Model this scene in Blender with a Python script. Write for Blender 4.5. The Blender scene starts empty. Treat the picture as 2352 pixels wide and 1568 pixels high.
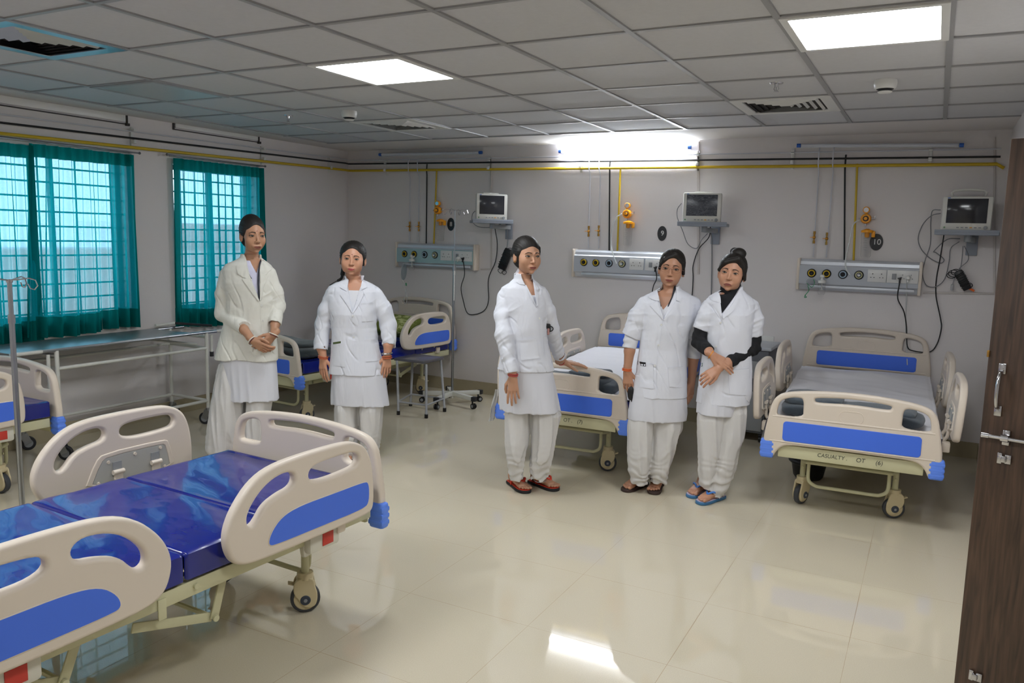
import bpy, bmesh, math, random
import numpy as np
from mathutils import Vector, Matrix, noise as mnoise
R_ = math.radians
SC = bpy.context.scene
COL = SC.collection
# ---------------------------------------------------------------- camera
CAMZ = 1.619; FPX = 1828.3; YAW = .484; PITCH = .1318; ROLL = .0257; CEIL = 2.492
def _basis():
    cy, sy, cp, sp = math.cos(YAW), math.sin(YAW), math.cos(PITCH), math.sin(PITCH)
    w = Vector((-sy*cp, cy*cp, -sp)); r = Vector((cy, sy, 0)); u = r.cross(w)
    cr, sr = math.cos(ROLL), math.sin(ROLL)
    return r*cr+u*sr, u*cr-r*sr, w
CR, CU, CW = _basis()
cam = bpy.data.cameras.new('camera'); cam.sensor_width = 36; cam.lens = 36*FPX/2352
cam.clip_start = .02; cam.clip_end = 200
camo = bpy.data.objects.new('camera', cam); COL.objects.link(camo)
M = Matrix((CR, CU, -CW)).transposed().to_4x4(); M.translation = Vector((0, 0, CAMZ)); camo.matrix_world = M
SC.camera = camo
# ---------------------------------------------------------------- world, light, exposure
SC.view_settings.view_transform = 'Standard'; SC.view_settings.look = 'None'
SC.view_settings.gamma = 1; SC.view_settings.use_curve_mapping = False
SC.view_settings.exposure = 1.62
W = bpy.data.worlds.new('sky'); SC.world = W; W.use_nodes = True
W.node_tree.nodes['Background'].inputs[0].default_value = (.66, .84, 1, 1)
W.node_tree.nodes['Background'].inputs[1].default_value = 1.7
PANEL_E = 9.0; TUBE_E = 52.0
SC.cycles.max_bounces = 10; SC.cycles.diffuse_bounces = 5; SC.cycles.glossy_bounces = 4; SC.cycles.transparent_max_bounces = 12
SC.cycles.transmission_bounces = 6
SC.cycles.caustics_reflective = False; SC.cycles.caustics_refractive = False
SC.cycles.use_denoising = True
SC.cycles.sample_clamp_indirect = 6
# ---------------------------------------------------------------- helpers
def ray(px, py): return CW + CR*((px-1176)/FPX) - CU*((py-784)/FPX)
C0 = Vector((0, 0, CAMZ))
def onz(px, py, z): d = ray(px, py); return C0+d*((z-CAMZ)/d.z)
def ony(px, py, y): d = ray(px, py); return C0+d*(y/d.y)
def onx(px, py, x): d = ray(px, py); return C0+d*(x/d.x)
def dep(px, py, t): return C0+ray(px, py)*t          # t = distance along the view axis
def lin(c):
    if isinstance(c, str):
        c = [int(c[i:i+2], 16)/255 for i in (0, 2, 4)]
    return tuple(x/12.92 if x <= .04045 else ((x+.055)/1.055)**2.4 for x in c)
MATS = {}
def mat(name, col='cccccc', rough=.5, metal=0, bump=0, bscale=60, var=0, vscale=4, emis=0, ecol=None, trans=0, alpha=1, ior=1.45, coat=0, sub=0, sheen=0, linear=None):
    if name in MATS: return MATS[name]
    m = bpy.data.materials.new(name); m.use_nodes = True; nt = m.node_tree; b = nt.nodes['Principled BSDF']
    c = linear or lin(col)
    b.inputs['Base Color'].default_value = (*c, 1); b.inputs['Roughness'].default_value = rough
    b.inputs['Metallic'].default_value = metal; b.inputs['IOR'].default_value = ior
    b.inputs['Transmission Weight'].default_value = trans; b.inputs['Alpha'].default_value = alpha
    b.inputs['Coat Weight'].default_value = coat
    if sub: b.inputs['Subsurface Weight'].default_value = sub; b.inputs['Subsurface Scale'].default_value = .01; b.inputs['Subsurface Radius'].default_value = (1, .35, .2)
    if sheen: b.inputs['Sheen Weight'].default_value = sheen
    if emis:
        b.inputs['Emission Color'].default_value = (*(ecol or c), 1); b.inputs['Emission Strength'].default_value = emis
    tc = None
    if bump or var:
        tc = nt.nodes.new('ShaderNodeTexCoord')
    if var:
        n = nt.nodes.new('ShaderNodeTexNoise'); n.inputs['Scale'].default_value = vscale; n.inputs['Detail'].default_value = 5
        nt.links.new(tc.outputs['Object'], n.inputs['Vector'])
        mx = nt.nodes.new('ShaderNodeMix'); mx.data_type = 'RGBA'
        mx.inputs[6].default_value = (*[x*(1-var) for x in c], 1); mx.inputs[7].default_value = (*[min(1, x*(1+var)) for x in c], 1)
        nt.links.new(n.outputs['Fac'], mx.inputs[0]); nt.links.new(mx.outputs[2], b.inputs['Base Color'])
    if bump:
        n = nt.nodes.new('ShaderNodeTexNoise'); n.inputs['Scale'].default_value = bscale; n.inputs['Detail'].default_value = 4
        nt.links.new(tc.outputs['Object'], n.inputs['Vector'])
        bp = nt.nodes.new('ShaderNodeBump'); bp.inputs['Strength'].default_value = bump; bp.inputs['Distance'].default_value = .01
        nt.links.new(n.outputs['Fac'], bp.inputs['Height']); nt.links.new(bp.outputs[0], b.inputs['Normal'])
    MATS[name] = m
    return m
class MB:
    """collects shapes; build() links them as ONE mesh object"""
    def __init__(s): s.v = []; s.f = []; s.mi = []; s.M = Matrix(); s.m = 0
    def add(s, vs, fs, m=None):
        k = len(s.v); s.v += [tuple(s.M @ Vector(v)) for v in vs]; s.f += [tuple(i+k for i in f) for f in fs]
        s.mi += [s.m if m is None else m]*len(fs); return s
    def box(s, c, sz, b=0, rot=None, m=None, seg=2):
        bm = bmesh.new(); bmesh.ops.create_cube(bm, size=1)
        bmesh.ops.scale(bm, vec=sz, verts=bm.verts)
        if b: bmesh.ops.bevel(bm, geom=bm.edges[:], offset=min(b, min(sz)*.49), segments=seg, affect='EDGES', profile=.5)
        T = Matrix.Translation(c) @ (rot.to_4x4() if rot else Matrix())
        bm.verts.index_update()
        vs = [T @ v.co for v in bm.verts]; fs = [[v.index for v in f.verts] for f in bm.faces]; bm.free()
        return s.add(vs, fs, m)
    def bar(s, p0, p1, w, h, b=0, m=None, up=(0, 0, 1)):
        p0, p1 = Vector(p0), Vector(p1); d = p1-p0; L = d.length; d.normalize(); up = Vector(up)
        if abs(d.dot(up)) > .98: up = Vector((1, 0, 0))
        x = d.cross(up).normalized(); z = x.cross(d)
        return s.box((p0+p1)/2, (w, L, h), b, Matrix((x, d, z)).transposed(), m)
    def tube(s, pts, r, seg=10, closed=False, m=None, caps=True):
        P = [Vector(p) for p in pts]; n = len(P)
        rr = r if isinstance(r, (list, tuple)) else [r]*n
        T = []
        for i in range(n):
            a = P[i-1] if (i or closed) else P[0]; b = P[(i+1) % n] if (i < n-1 or closed) else P[-1]
            T.append((b-a).normalized())
        u = Vector((0, 0, 1)) if abs(T[0].z) < .9 else Vector((1, 0, 0))
        u = (u-T[0]*u.dot(T[0])).normalized(); vs = []; fs = []
        for i in range(n):
            if i:
                u = (u-T[i]*u.dot(T[i]));
                u = u.normalized() if u.length > 1e-6 else T[i].orthogonal().normalized()
            w = T[i].cross(u)
            for k in range(seg):
                a = 2*math.pi*k/seg; vs.append(P[i]+(u*math.cos(a)+w*math.sin(a))*rr[i])
        for i in range(n if closed else n-1):
            for k in range(seg):
                a = i*seg+k; b = i*seg+(k+1) % seg; c = ((i+1) % n)*seg+(k+1) % seg; d = ((i+1) % n)*seg+k
                fs.append((a, b, c, d))
        if caps and not closed: fs += [tuple(reversed(range(seg))), tuple(range((n-1)*seg, n*seg))]
        return s.add(vs, fs, m)
    def cyl(s, p0, p1, r0, r1=None, seg=20, m=None): return s.tube([p0, p1], [r0, r0 if r1 is None else r1], seg, m=m)
    def lathe(s, prof, o, axis=(0, 0, 1), seg=24, m=None):
        ax = Vector(axis).normalized(); u = ax.orthogonal().normalized(); w = ax.cross(u); o = Vector(o)
        vs = []; fs = []; n = len(prof)
        for r, z in prof:
            for k in range(seg):
                a = 2*math.pi*k/seg; vs.append(o+ax*z+(u*math.cos(a)+w*math.sin(a))*max(r, 1e-5))
        for i in range(n-1):
            for k in range(seg): fs.append((i*seg+k, i*seg+(k+1) % seg, (i+1)*seg+(k+1) % seg, (i+1)*seg+k))
        fs += [tuple(reversed(range(seg))), tuple(range((n-1)*seg, n*seg))]
        return s.add(vs, fs, m)
    def ell(s, c, r, seg=16, rings=10, m=None, rot=None):
        vs = []; fs = []; c = Vector(c)
        for i in range(rings+1):
            t = math.pi*i/rings
            for k in range(seg):
                a = 2*math.pi*k/seg; p = Vector((r[0]*math.sin(t)*math.cos(a), r[1]*math.sin(t)*math.sin(a), r[2]*math.cos(t)))
                vs.append(c+(rot @ p if rot else p))
        for i in range(rings):
            for k in range(seg): fs.append((i*seg+k, (i+1)*seg+k, (i+1)*seg+(k+1) % seg, i*seg+(k+1) % seg))
        return s.add(vs, fs, m)
    def plate(s, outs, th, bev, T, m=None, res=3):
        """2-D outlines (first outer, rest holes) -> rounded slab, mapped by T (local x,y,z(thickness))"""
        cu = bpy.data.curves.new('t', 'CURVE'); cu.dimensions = '2D'; cu.fill_mode = 'BOTH'
        cu.extrude = max(th/2-bev, 1e-5); cu.bevel_depth = bev; cu.bevel_resolution = res; cu.offset = -bev
        for o in outs:
            sp = cu.splines.new('POLY'); sp.points.add(len(o)-1)
            for p, q in zip(sp.points, o): p.co = (q[0], q[1], 0, 1)
            sp.use_cyclic_u = True
        ob = bpy.data.objects.new('t', cu); COL.objects.link(ob)
        dg = bpy.context.evaluated_depsgraph_get(); me = bpy.data.meshes.new_from_object(ob.evaluated_get(dg))
        vs = [T @ v.co for v in me.vertices]; fs = [tuple(p.vertices) for p in me.polygons]
        bpy.data.objects.remove(ob); bpy.data.curves.remove(cu); bpy.data.meshes.remove(me)
        return s.add(vs, fs, m)
    def grid(s, nu, nv, fn, m=None, closed_u=False):
        vs = [fn(i/(nu if closed_u else nu-1), j/(nv-1)) for j in range(nv) for i in range(nu)]
        fs = []
        for j in range(nv-1):
            for i in range(nu if closed_u else nu-1):
                fs.append((j*nu+i, j*nu+(i+1) % nu, (j+1)*nu+(i+1) % nu, (j+1)*nu+i))
        return s.add(vs, fs, m)
    def mesh(s, name, mats, sharp=38, weld=False):
        me = bpy.data.meshes.new(name); me.from_pydata(s.v, [], s.f)
        for x in (mats if isinstance(mats, (list, tuple)) else [mats]): me.materials.append(x)
        me.polygons.foreach_set('material_index', s.mi)
        if weld:
            bm = bmesh.new(); bm.from_mesh(me); bmesh.ops.remove_doubles(bm, verts=bm.verts, dist=1e-5); bmesh.ops.recalc_face_normals(bm, faces=bm.faces); bm.to_mesh(me); bm.free()
        me.shade_smooth()
        if sharp: me.set_sharp_from_angle(angle=R_(sharp))
        me.update(); return me
    def build(s, name, mats, parent=None, sharp=38, weld=False, **k): return link(name, s.mesh(name, mats, sharp, weld), parent, **k)
def link(name, data, parent=None, loc=None, **k):
    o = bpy.data.objects.new(name, data); COL.objects.link(o)
    if parent: o.parent = parent
    if loc is not None: o.location = loc
    for a, b in k.items(): o[a] = b
    return o
def thing(name, label, cat, loc=(0, 0, 0), rz=0, group=None):
    o = bpy.data.objects.new(name, None); COL.objects.link(o); o.location = loc; o.rotation_euler = (0, 0, rz); o.empty_display_size = .05
    o['label'] = label; o['category'] = cat
    if group: o['group'] = group
    return o
def tag(o, label, cat, group=None, kind=None):
    o['label'] = label; o['category'] = cat
    if group: o['group'] = group
    if kind: o['kind'] = kind
    return o
def struct(name, mb, m, sharp=38):
    o = mb.build(name, m, sharp=sharp); o['kind'] = 'structure'; return o
def smooth(pts, it=2, closed=True):
    P = [Vector(p) for p in pts]
    for _ in range(it):
        Q = []; n = len(P)
        for i in range(n if closed else n-1):
            a, b = P[i], P[(i+1) % n]; Q += [a*.75+b*.25, a*.25+b*.75]
        P = Q if closed else [P[0]]+Q+[P[-1]]
    return [tuple(p) for p in P]
def cat_rom(pts, n=6):
    P = [Vector(p) for p in pts]; P = [P[0]*2-P[1]]+P+[P[-1]*2-P[-2]]; out = []
    for i in range(1, len(P)-2):
        for k in range(n):
            t = k/n; a, b, c, d = P[i-1:i+3]
            out.append(.5*((2*b)+(c-a)*t+(2*a-5*b+4*c-d)*t*t+(3*b-a-3*c+d)*t**3))
    return out+[P[-2]]
def rrect(w, h, r, n=4, c=(0, 0)):
    o = []
    for sx, sy, a0 in ((1, 1, 0), (-1, 1, 90), (-1, -1, 180), (1, -1, 270)):
        for k in range(n+1):
            a = R_(a0+90*k/n); o.append((c[0]+sx*(w/2-r)+r*math.cos(a), c[1]+sy*(h/2-r)+r*math.sin(a)))
    return o
def text(name, s, size, T, m, parent=None, ext=.0006, font=None, align='CENTER', squeeze=1, **k):
    cu = bpy.data.curves.new(name, 'FONT'); cu.body = s; cu.size = size; cu.extrude = ext; cu.align_x = align; cu.align_y = 'CENTER'
    ob = bpy.data.objects.new('t', cu); COL.objects.link(ob)
    dg = bpy.context.evaluated_depsgraph_get(); me = bpy.data.meshes.new_from_object(ob.evaluated_get(dg))
    bpy.data.objects.remove(ob); bpy.data.curves.remove(cu)
    me.transform(T @ Matrix.Scale(squeeze, 4, (1, 0, 0))); me.materials.clear(); me.materials.append(m)
    return link(name, me, parent, **k)
_rs = np.random.RandomState(7); _G = _rs.rand(64, 64, 64).astype(np.float32)*2-1
def nz(P):
    """value noise, vectorised, P (...,3)"""
    P = np.asarray(P, np.float32); i = np.floor(P).astype(int); f = P-i; f = f*f*(3-2*f); i &= 63; j = (i+1) & 63
    x0, y0, z0 = i[..., 0], i[..., 1], i[..., 2]; x1, y1, z1 = j[..., 0], j[..., 1], j[..., 2]; fx, fy, fz = f[..., 0], f[..., 1], f[..., 2]
    a = _G[x0, y0, z0]*(1-fx)+_G[x1, y0, z0]*fx; b = _G[x0, y1, z0]*(1-fx)+_G[x1, y1, z0]*fx
    c = _G[x0, y0, z1]*(1-fx)+_G[x1, y0, z1]*fx; d = _G[x0, y1, z1]*(1-fx)+_G[x1, y1, z1]*fx
    return (a*(1-fy)+b*fy)*(1-fz)+(c*(1-fy)+d*fy)*fz
# ---------------------------------------------------------------- room materials
def floor_mat():
    m = bpy.data.materials.new('vitrified_tiles'); m.use_nodes = True; nt = m.node_tree; b = nt.nodes['Principled BSDF']; L = nt.links
    tc = nt.nodes.new('ShaderNodeTexCoord'); sx = nt.nodes.new('ShaderNodeSeparateXYZ'); L.new(tc.outputs['Object'], sx.inputs[0])
    def mth(op, a, bb=None):
        n = nt.nodes.new('ShaderNodeMath'); n.operation = op
        for k, v in enumerate((a, bb)):
            if v is None: continue
            if isinstance(v, (int, float)): n.inputs[k].default_value = v
            else: L.new(v, n.inputs[k])
        return n.outputs[0]
    ds = []
    for ax, off in ((0, -1.982), (1, 4.036)):
        q = mth('DIVIDE', mth('SUBTRACT', sx.outputs[ax], off), .6)
        ds.append(mth('MULTIPLY', mth('PINGPONG', q, .5), .6))
    d = mth('MINIMUM', *ds)
    n1 = nt.nodes.new('ShaderNodeTexNoise'); n1.inputs['Scale'].default_value = 3.5; L.new(tc.outputs['Object'], n1.inputs['Vector'])
    line = mth('LESS_THAN', d, mth('ADD', mth('MULTIPLY', n1.outputs['Fac'], .0022), -.0001))
    n2 = nt.nodes.new('ShaderNodeTexNoise'); n2.inputs['Scale'].default_value = 260; n2.inputs['Detail'].default_value = 2; L.new(tc.outputs['Object'], n2.inputs['Vector'])
    r = nt.nodes.new('ShaderNodeValToRGB'); r.color_ramp.elements[0].position = .3; r.color_ramp.elements[1].position = .75
    r.color_ramp.elements[0].color = (*lin('c6bca6'), 1); r.color_ramp.elements[1].color = (*lin('cfc6b1'), 1); L.new(n2.outputs['Fac'], r.inputs[0])
    mx = nt.nodes.new('ShaderNodeMix'); mx.data_type = 'RGBA'; L.new(line, mx.inputs[0]); L.new(r.outputs[0], mx.inputs[6]); mx.inputs[7].default_value = (*lin('a08a6c'), 1)
    L.new(mx.outputs[2], b.inputs['Base Color'])
    rg = mth('ADD', mth('MULTIPLY', line, .4), .03); L.new(rg, b.inputs['Roughness']); b.inputs['IOR'].default_value = 1.5
    n3 = nt.nodes.new('ShaderNodeTexNoise'); n3.inputs['Scale'].default_value = 1.4; L.new(tc.outputs['Object'], n3.inputs['Vector'])
    bp = nt.nodes.new('ShaderNodeBump'); bp.inputs['Strength'].default_value = .12; bp.inputs['Distance'].default_value = .004
    L.new(n3.outputs['Fac'], bp.inputs['Height']); L.new(bp.outputs[0], b.inputs['Normal'])
    return m
M_FLOOR = floor_mat()
M_WALL = mat('wall_paint', 'd8d3d2', .55, var=.03, vscale=1.5, bump=.06, bscale=90)
M_SKIRT = mat('skirting_tile', 'a79c82', .18, var=.06, vscale=20)
M_CEIL = mat('ceiling_board', 'c4c4c6', .85, var=.05, vscale=40, bump=.1, bscale=300)
M_CPL = mat('ceiling_plaster', 'd6d1ce', .8)
M_TBAR = mat('grid_bar', '989899', .45)
M_WHITE = mat('white_plastic', 'd9d9d6', .35)
M_CREAM = mat('cream_plastic', 'd6cabc', .38, bump=.03, bscale=500)
M_BLUE = mat('blue_laminate', '4470e2', .38)
M_BUMP = mat('blue_bumper', '5f8af0', .42)
M_STEELC = mat('cream_steel', 'c6c3a0', .4, var=.03, vscale=12)
M_STEELW = mat('white_enamel', 'cfcfc8', .35, var=.06, vscale=14)
M_GREY = mat('grey_plastic', '8c8f92', .45)
M_DARK = mat('dark_rubber', '26272b', .55)
M_BLACK = mat('black_plastic', '141417', .4)
M_CHROME = mat('chrome', 'c4c4c8', .16, metal=1)
M_SST = mat('stainless', 'a9adb2', .28, metal=1, var=.08, vscale=9)
M_ALU = mat('aluminium', 'c9cdd4', .38, metal=.45)
M_BRASS = mat('brass', 'a98142', .3, metal=.9)
M_YEL = mat('yellow_paint', 'c2a31a', .35)
M_ORY = mat('amber_plastic', 'e79a12', .35)
M_RED = mat('red_decal', 'c23b30', .4)
M_WOOD = None
def wood():
    m = bpy.data.materials.new('walnut_laminate'); m.use_nodes = True; nt = m.node_tree; b = nt.nodes['Principled BSDF']; L = nt.links
    tc = nt.nodes.new('ShaderNodeTexCoord'); mp = nt.nodes.new('ShaderNodeMapping'); mp.inputs['Scale'].default_value = (26, 26, 1.6); L.new(tc.outputs['Object'], mp.inputs[0])
    n = nt.nodes.new('ShaderNodeTexNoise'); n.inputs['Scale'].default_value = 3; n.inputs['Detail'].default_value = 8; n.inputs['Distortion'].default_value = .6; L.new(mp.outputs[0], n.inputs['Vector'])
    r = nt.nodes.new('ShaderNodeValToRGB'); r.color_ramp.elements[0].position = .3; r.color_ramp.elements[1].position = .72
    r.color_ramp.elements[0].color = (*lin('34251c'), 1); r.color_ramp.elements[1].color = (*lin('5c4536'), 1)
    L.new(n.outputs['Fac'], r.inputs[0]); L.new(r.outputs[0], b.inputs['Base Color']); b.inputs['Roughness'].default_value = .42
    return m
M_WOOD = wood()
# ================================================================ THE ROOM
XL, YB, XR = -5.76, 7.0, .42
YN = -2.6; XE = 1.9            # walls behind the camera
mb = MB(); mb.box(((XL+XE)/2, (YN+YB)/2, -.05), (XE-XL+.4, YB-YN+.4, .1)); struct('floor', mb, M_FLOOR)
mb = MB(); mb.box(((XL+XE)/2, (YN+YB)/2, CEIL+.05), (XE-XL+.4, YB-YN+.4, .1)); struct('ceiling', mb, M_CEIL)
# plain plaster border around the suspended grid
mb = MB(); mb.box(((XL+XE)/2, (6.33+YB)/2, CEIL-.003), (XE-XL, YB-6.33, .006)); mb.box(((XL-5.47)/2, (YN+6.33)/2, CEIL-.003), (-5.47-XL, 6.33-YN, .006))
struct('trim_1', mb, M_CPL)
mb = MB()
gx = [-1.2233+.6*i for i in range(-7, 6)]; gy = [3.3301+.6*j for j in range(-9, 6)]
for x in gx: mb.box((x, (YN+6.33)/2, CEIL-.004), (.026, 6.33-YN, .008))
for y in gy: mb.box(((-5.47+XE)/2, y, CEIL-.0035), (XE+5.47, .024, .007))
struct('trim_2', mb, M_TBAR)
mb = MB(); mb.box(((XL+XE)/2, YB+.06, CEIL/2), (XE-XL+.4, .12, CEIL)); struct('wall_back', mb, M_WALL)
# left wall with two window openings
WIN = [(2.6, 4.275, .90, 2.15), (4.715, 5.655, .90, 2.15)]
mb = MB(); ys = [YN, WIN[0][0], WIN[0][1], WIN[1][0], WIN[1][1], YB]
for k in (0, 2, 4): mb.box((XL-.1, (ys[k]+ys[k+1])/2, CEIL/2), (.2, ys[k+1]-ys[k], CEIL))
for a, b, z0, z1 in WIN:
    mb.box((XL-.1, (a+b)/2, z0/2), (.2, b-a, z0)); mb.box((XL-.1, (a+b)/2, (z1+CEIL)/2), (.2, b-a, CEIL-z1))
struct('wall_left', mb, M_WALL)
mb = MB(); mb.box((XR+.06, (YB+3.25)/2, CEIL/2), (.12, YB-3.25, CEIL)); mb.box(((XR+XE)/2+.1, 3.2, CEIL/2), (XE-XR+.2, .1, CEIL)); struct('wall_right', mb, M_WALL)
mb = MB(); mb.box((XE+.06, (YN+3.25)/2, CEIL/2), (.12, 3.25-YN, CEIL)); mb.box(((XL+XE)/2, YN-.06, CEIL/2), (XE-XL+.2, .12, CEIL)); struct('wall_front', mb, M_WALL)
for nm, c, s in (('baseboard_back', ((XL+XR)/2, YB-.006, .062), (XR-XL, .012, .124)), ('baseboard_left', (XL+.006, (YN+YB)/2, .062), (.012, YB-YN, .124)), ('baseboard_right', (XR-.006, (3.25+YB)/2, .062), (.012, YB-3.25, .124))):
    mb = MB(); mb.box(c, s); struct(nm, mb, M_SKIRT)
# windows: sash frames, glass and a grille of flat bars
M_GLASS = mat('window_glass', 'dfeef0', .05, trans=1, ior=1.1, alpha=.35)
M_FRAME = mat('window_frame', '5c6a6c', .5)
for k, (a, b, z0, z1) in enumerate(WIN):
    mb = MB(); x = XL-.12
    for y in (a+.02, b-.02): mb.box((x, y, (z0+z1)/2), (.05, .04, z1-z0))
    for z in (z0+.02, z1-.02): mb.box((x, (a+b)/2, z), (.05, b-a, .04))
    n = 3 if k == 0 else 2
    for i in range(1, n): mb.box((x, a+(b-a)*i/n, (z0+z1)/2), (.04, .03, z1-z0))
    w = struct('window_%d' % (k+1), mb, M_FRAME)
    mb = MB(); mb.box((x-.01, (a+b)/2, (z0+z1)/2), (.005, b-a-.04, z1-z0-.04)); mb.build('pane', M_GLASS, w)
    mb = MB()
    zz = z0+.06
    while zz < z1-.02: mb.box((XL-.055, (a+b)/2, zz), (.008, b-a, .013)); zz += .107
    yy = a+.12
    while yy < b: mb.box((XL-.063, yy, (z0+z1)/2), (.008, .010, z1-z0)); yy += .29
    mb.build('grille', M_FRAME, w)
# the pale building across the yard, seen dimly through the curtains
mb = MB(); mb.box((XL-7.5, 6.5, -.3), (2, 15, 3.0)); mb.box((XL-7.5, 12.2, .9), (1.6, 4, 1.6))
bld = mb.build('building', mat('pink_plaster', 'c8a79a', .8, var=.1)); tag(bld, 'pale pinkish building outside, dimly seen through the window curtains', 'building')
# curtains
def curtain_mat(name, dens, col='12807e'):
    m = bpy.data.materials.new(name); m.use_nodes = True; nt = m.node_tree; nt.nodes.clear(); L = nt.links
    out = nt.nodes.new('ShaderNodeOutputMaterial'); tr = nt.nodes.new('ShaderNodeBsdfTransparent'); tl = nt.nodes.new('ShaderNodeBsdfTranslucent'); df = nt.nodes.new('ShaderNodeBsdfDiffuse')
    c = lin(col); tl.inputs[0].default_value = (*[min(1, x*1.6) for x in c], 1); df.inputs[0].default_value = (*c, 1); tr.inputs[0].default_value = (.62, .82, .96, 1)
    a = nt.nodes.new('ShaderNodeMixShader'); a.inputs[0].default_value = .5; L.new(tl.outputs[0], a.inputs[1]); L.new(df.outputs[0], a.inputs[2])
    g = nt.nodes.new('ShaderNodeNewGeometry'); tc = nt.nodes.new('ShaderNodeTexCoord')
    # weave: denser when seen edge-on along a fold
    dt = nt.nodes.new('ShaderNodeVectorMath'); dt.operation = 'DOT_PRODUCT'; L.new(g.outputs['Normal'], dt.inputs[0]); L.new(g.outputs['Incoming'], dt.inputs[1])
    ab = nt.nodes.new('ShaderNodeMath'); ab.operation = 'ABSOLUTE'; L.new(dt.outputs['Value'], ab.inputs[0])
    mxm = nt.nodes.new('ShaderNodeMath'); mxm.operation = 'MAXIMUM'; L.new(ab.outputs[0], mxm.inputs[0]); mxm.inputs[1].default_value = .08
    dv = nt.nodes.new('ShaderNodeMath'); dv.operation = 'DIVIDE'; dv.inputs[0].default_value = -dens; L.new(mxm.outputs[0], dv.inputs[1])
    n = nt.nodes.new('ShaderNodeTexNoise'); n.inputs['Scale'].default_value = 160; L.new(tc.outputs['Object'], n.inputs['Vector'])
    ad = nt.nodes.new('ShaderNodeMath'); ad.operation = 'MULTIPLY_ADD'; L.new(n.outputs['Fac'], ad.inputs[0]); ad.inputs[1].default_value = -.9*dens; L.new(dv.outputs[0], ad.inputs[2])
    ex = nt.nodes.new('ShaderNodeMath'); ex.operation = 'EXPONENT'; L.new(ad.outputs[0], ex.inputs[0])   # transmitted fraction
    mx = nt.nodes.new('ShaderNodeMixShader'); L.new(ex.outputs[0], mx.inputs[0]); L.new(a.outputs[0], mx.inputs[1]); L.new(tr.outputs[0], mx.inputs[2]); L.new(mx.outputs[0], out.inputs[0])
    return m
M_CUR = curtain_mat('sheer_teal', .95, '16a8b0'); M_HEM = curtain_mat('hem_teal', 4.5, '0b706c')
def curtain(label, y0, y1, z0, z1, lean, folds, seed, gather=None, hems=(1, 1)):
    t = thing('curtain', label, 'curtain', (XL+.05, (y0+y1)/2, z1)); rnd = random.Random(seed)
    ph = [rnd.random()*6 for _ in range(4)]
    def off(u, v, y):
        a = .016+.022*v
        return a*math.sin(u*folds*6.28+ph[0]+1.5*math.sin(u*9+ph[1])) + .5*a*math.sin(u*folds*2.7*6.28+ph[2]+v*1.5)
    def fn(u, v):
        uu = u
        if gather: uu = u+gather*v*math.sin(math.pi*u)*.18
        y = y0+(y1-y0)*uu + lean*v*(1-u)
        return (off(u, v, y), y-(y0+y1)/2, -(z1-z0)*v-(.015*math.sin(u*7+ph[3])*v))
    hw = .045/(y1-y0); hb = .11; ht = .062/(z1-z0)*1.5
    u0 = hw if hems[0] else 0; u1 = 1-hw if hems[1] else 1
    b = MB(); b.grid(150, 40, lambda u, v: fn(u0+(u1-u0)*u, ht+(1-hb-ht)*v)); b.build('cloth', M_CUR, t, sharp=0)
    h = MB(); h.grid(150, 5, lambda u, v: fn(u, ht*v)); h.grid(150, 8, lambda u, v: fn(u, 1-hb+hb*v))
    if hems[1]: h.grid(4, 30, lambda u, v: fn(1-hw+hw*u, ht+(1-hb-ht)*v))
    if hems[0]: h.grid(4, 30, lambda u, v: fn(hw*u, ht+(1-hb-ht)*v))
    h.build('hem', M_HEM, t, sharp=0)
    return t
curtain('sheer teal curtain with gathered folds at left edge of the large window', 2.55, 3.50, .765, 2.165, .0, 9, 3, hems=(0, 1))
curtain('wide sheer teal curtain over the large window, right of the gathered one', 3.47, 4.325, .80, 2.18, -.10, 7, 5, gather=.3)
curtain('sheer teal curtain over the narrower window beside the room corner', 4.685, 5.70, .76, 2.195, 0, 11, 9)
for nm, a, b, z in (('curtain_rod', 2.6, 4.36, 2.20), ('curtain_rod', 4.62, 5.72, 2.215)):
    mb = MB(); mb.cyl((0, a-b, 0), (0, 0, 0), .006); mb.ell((0, 0, 0), (.011, .011, .011)); mb.ell((0, a-b, 0), (.011, .011, .011))
    for q in (.06, (b-a)-.06): mb.cyl((0, -q, 0), (-.05, -q, 0), .005)
    o = mb.build(nm, mat('rod_steel', '77767a', .35, metal=.8)); o.location = (XL+.052, b, z)
    tag(o, 'thin steel rod carrying the curtains of the large window' if a < 3 else 'thin steel rod carrying the curtain of the window near the corner', 'curtain rod')
# boarded ventilators above the windows
for k, (a, b, z0, z1) in enumerate(((2.2, 4.29, 2.415, 2.488), (4.73, 5.69, 2.432, 2.488))):
    t = thing('ventilator_cover', ('long white boarded ventilator above the large curtained window', 'short white boarded ventilator above the narrower curtained window')[k], 'ventilator', (XL, (a+b)/2, z0))
    mb = MB(); mb.box((.008, 0, (z1-z0)/2+.008), (.012, b-a-.03, z1-z0-.02), .003); mb.build('board', M_WHITE, t)
    mb = MB(); mb.box((.006, 0, .003), (.012, b-a, .007))
    for s in (-1, 1): mb.box((.006, s*(b-a)/2, (z1-z0)/2), (.012, .012, z1-z0))
    mb.box((.012, (b-a)/2, .0), (.02, .03, .02)); mb.build('gap_shade', mat('gap_dark', '3a3634', .7), t)  # dark strips stand in for the shaded gap round the board
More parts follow.
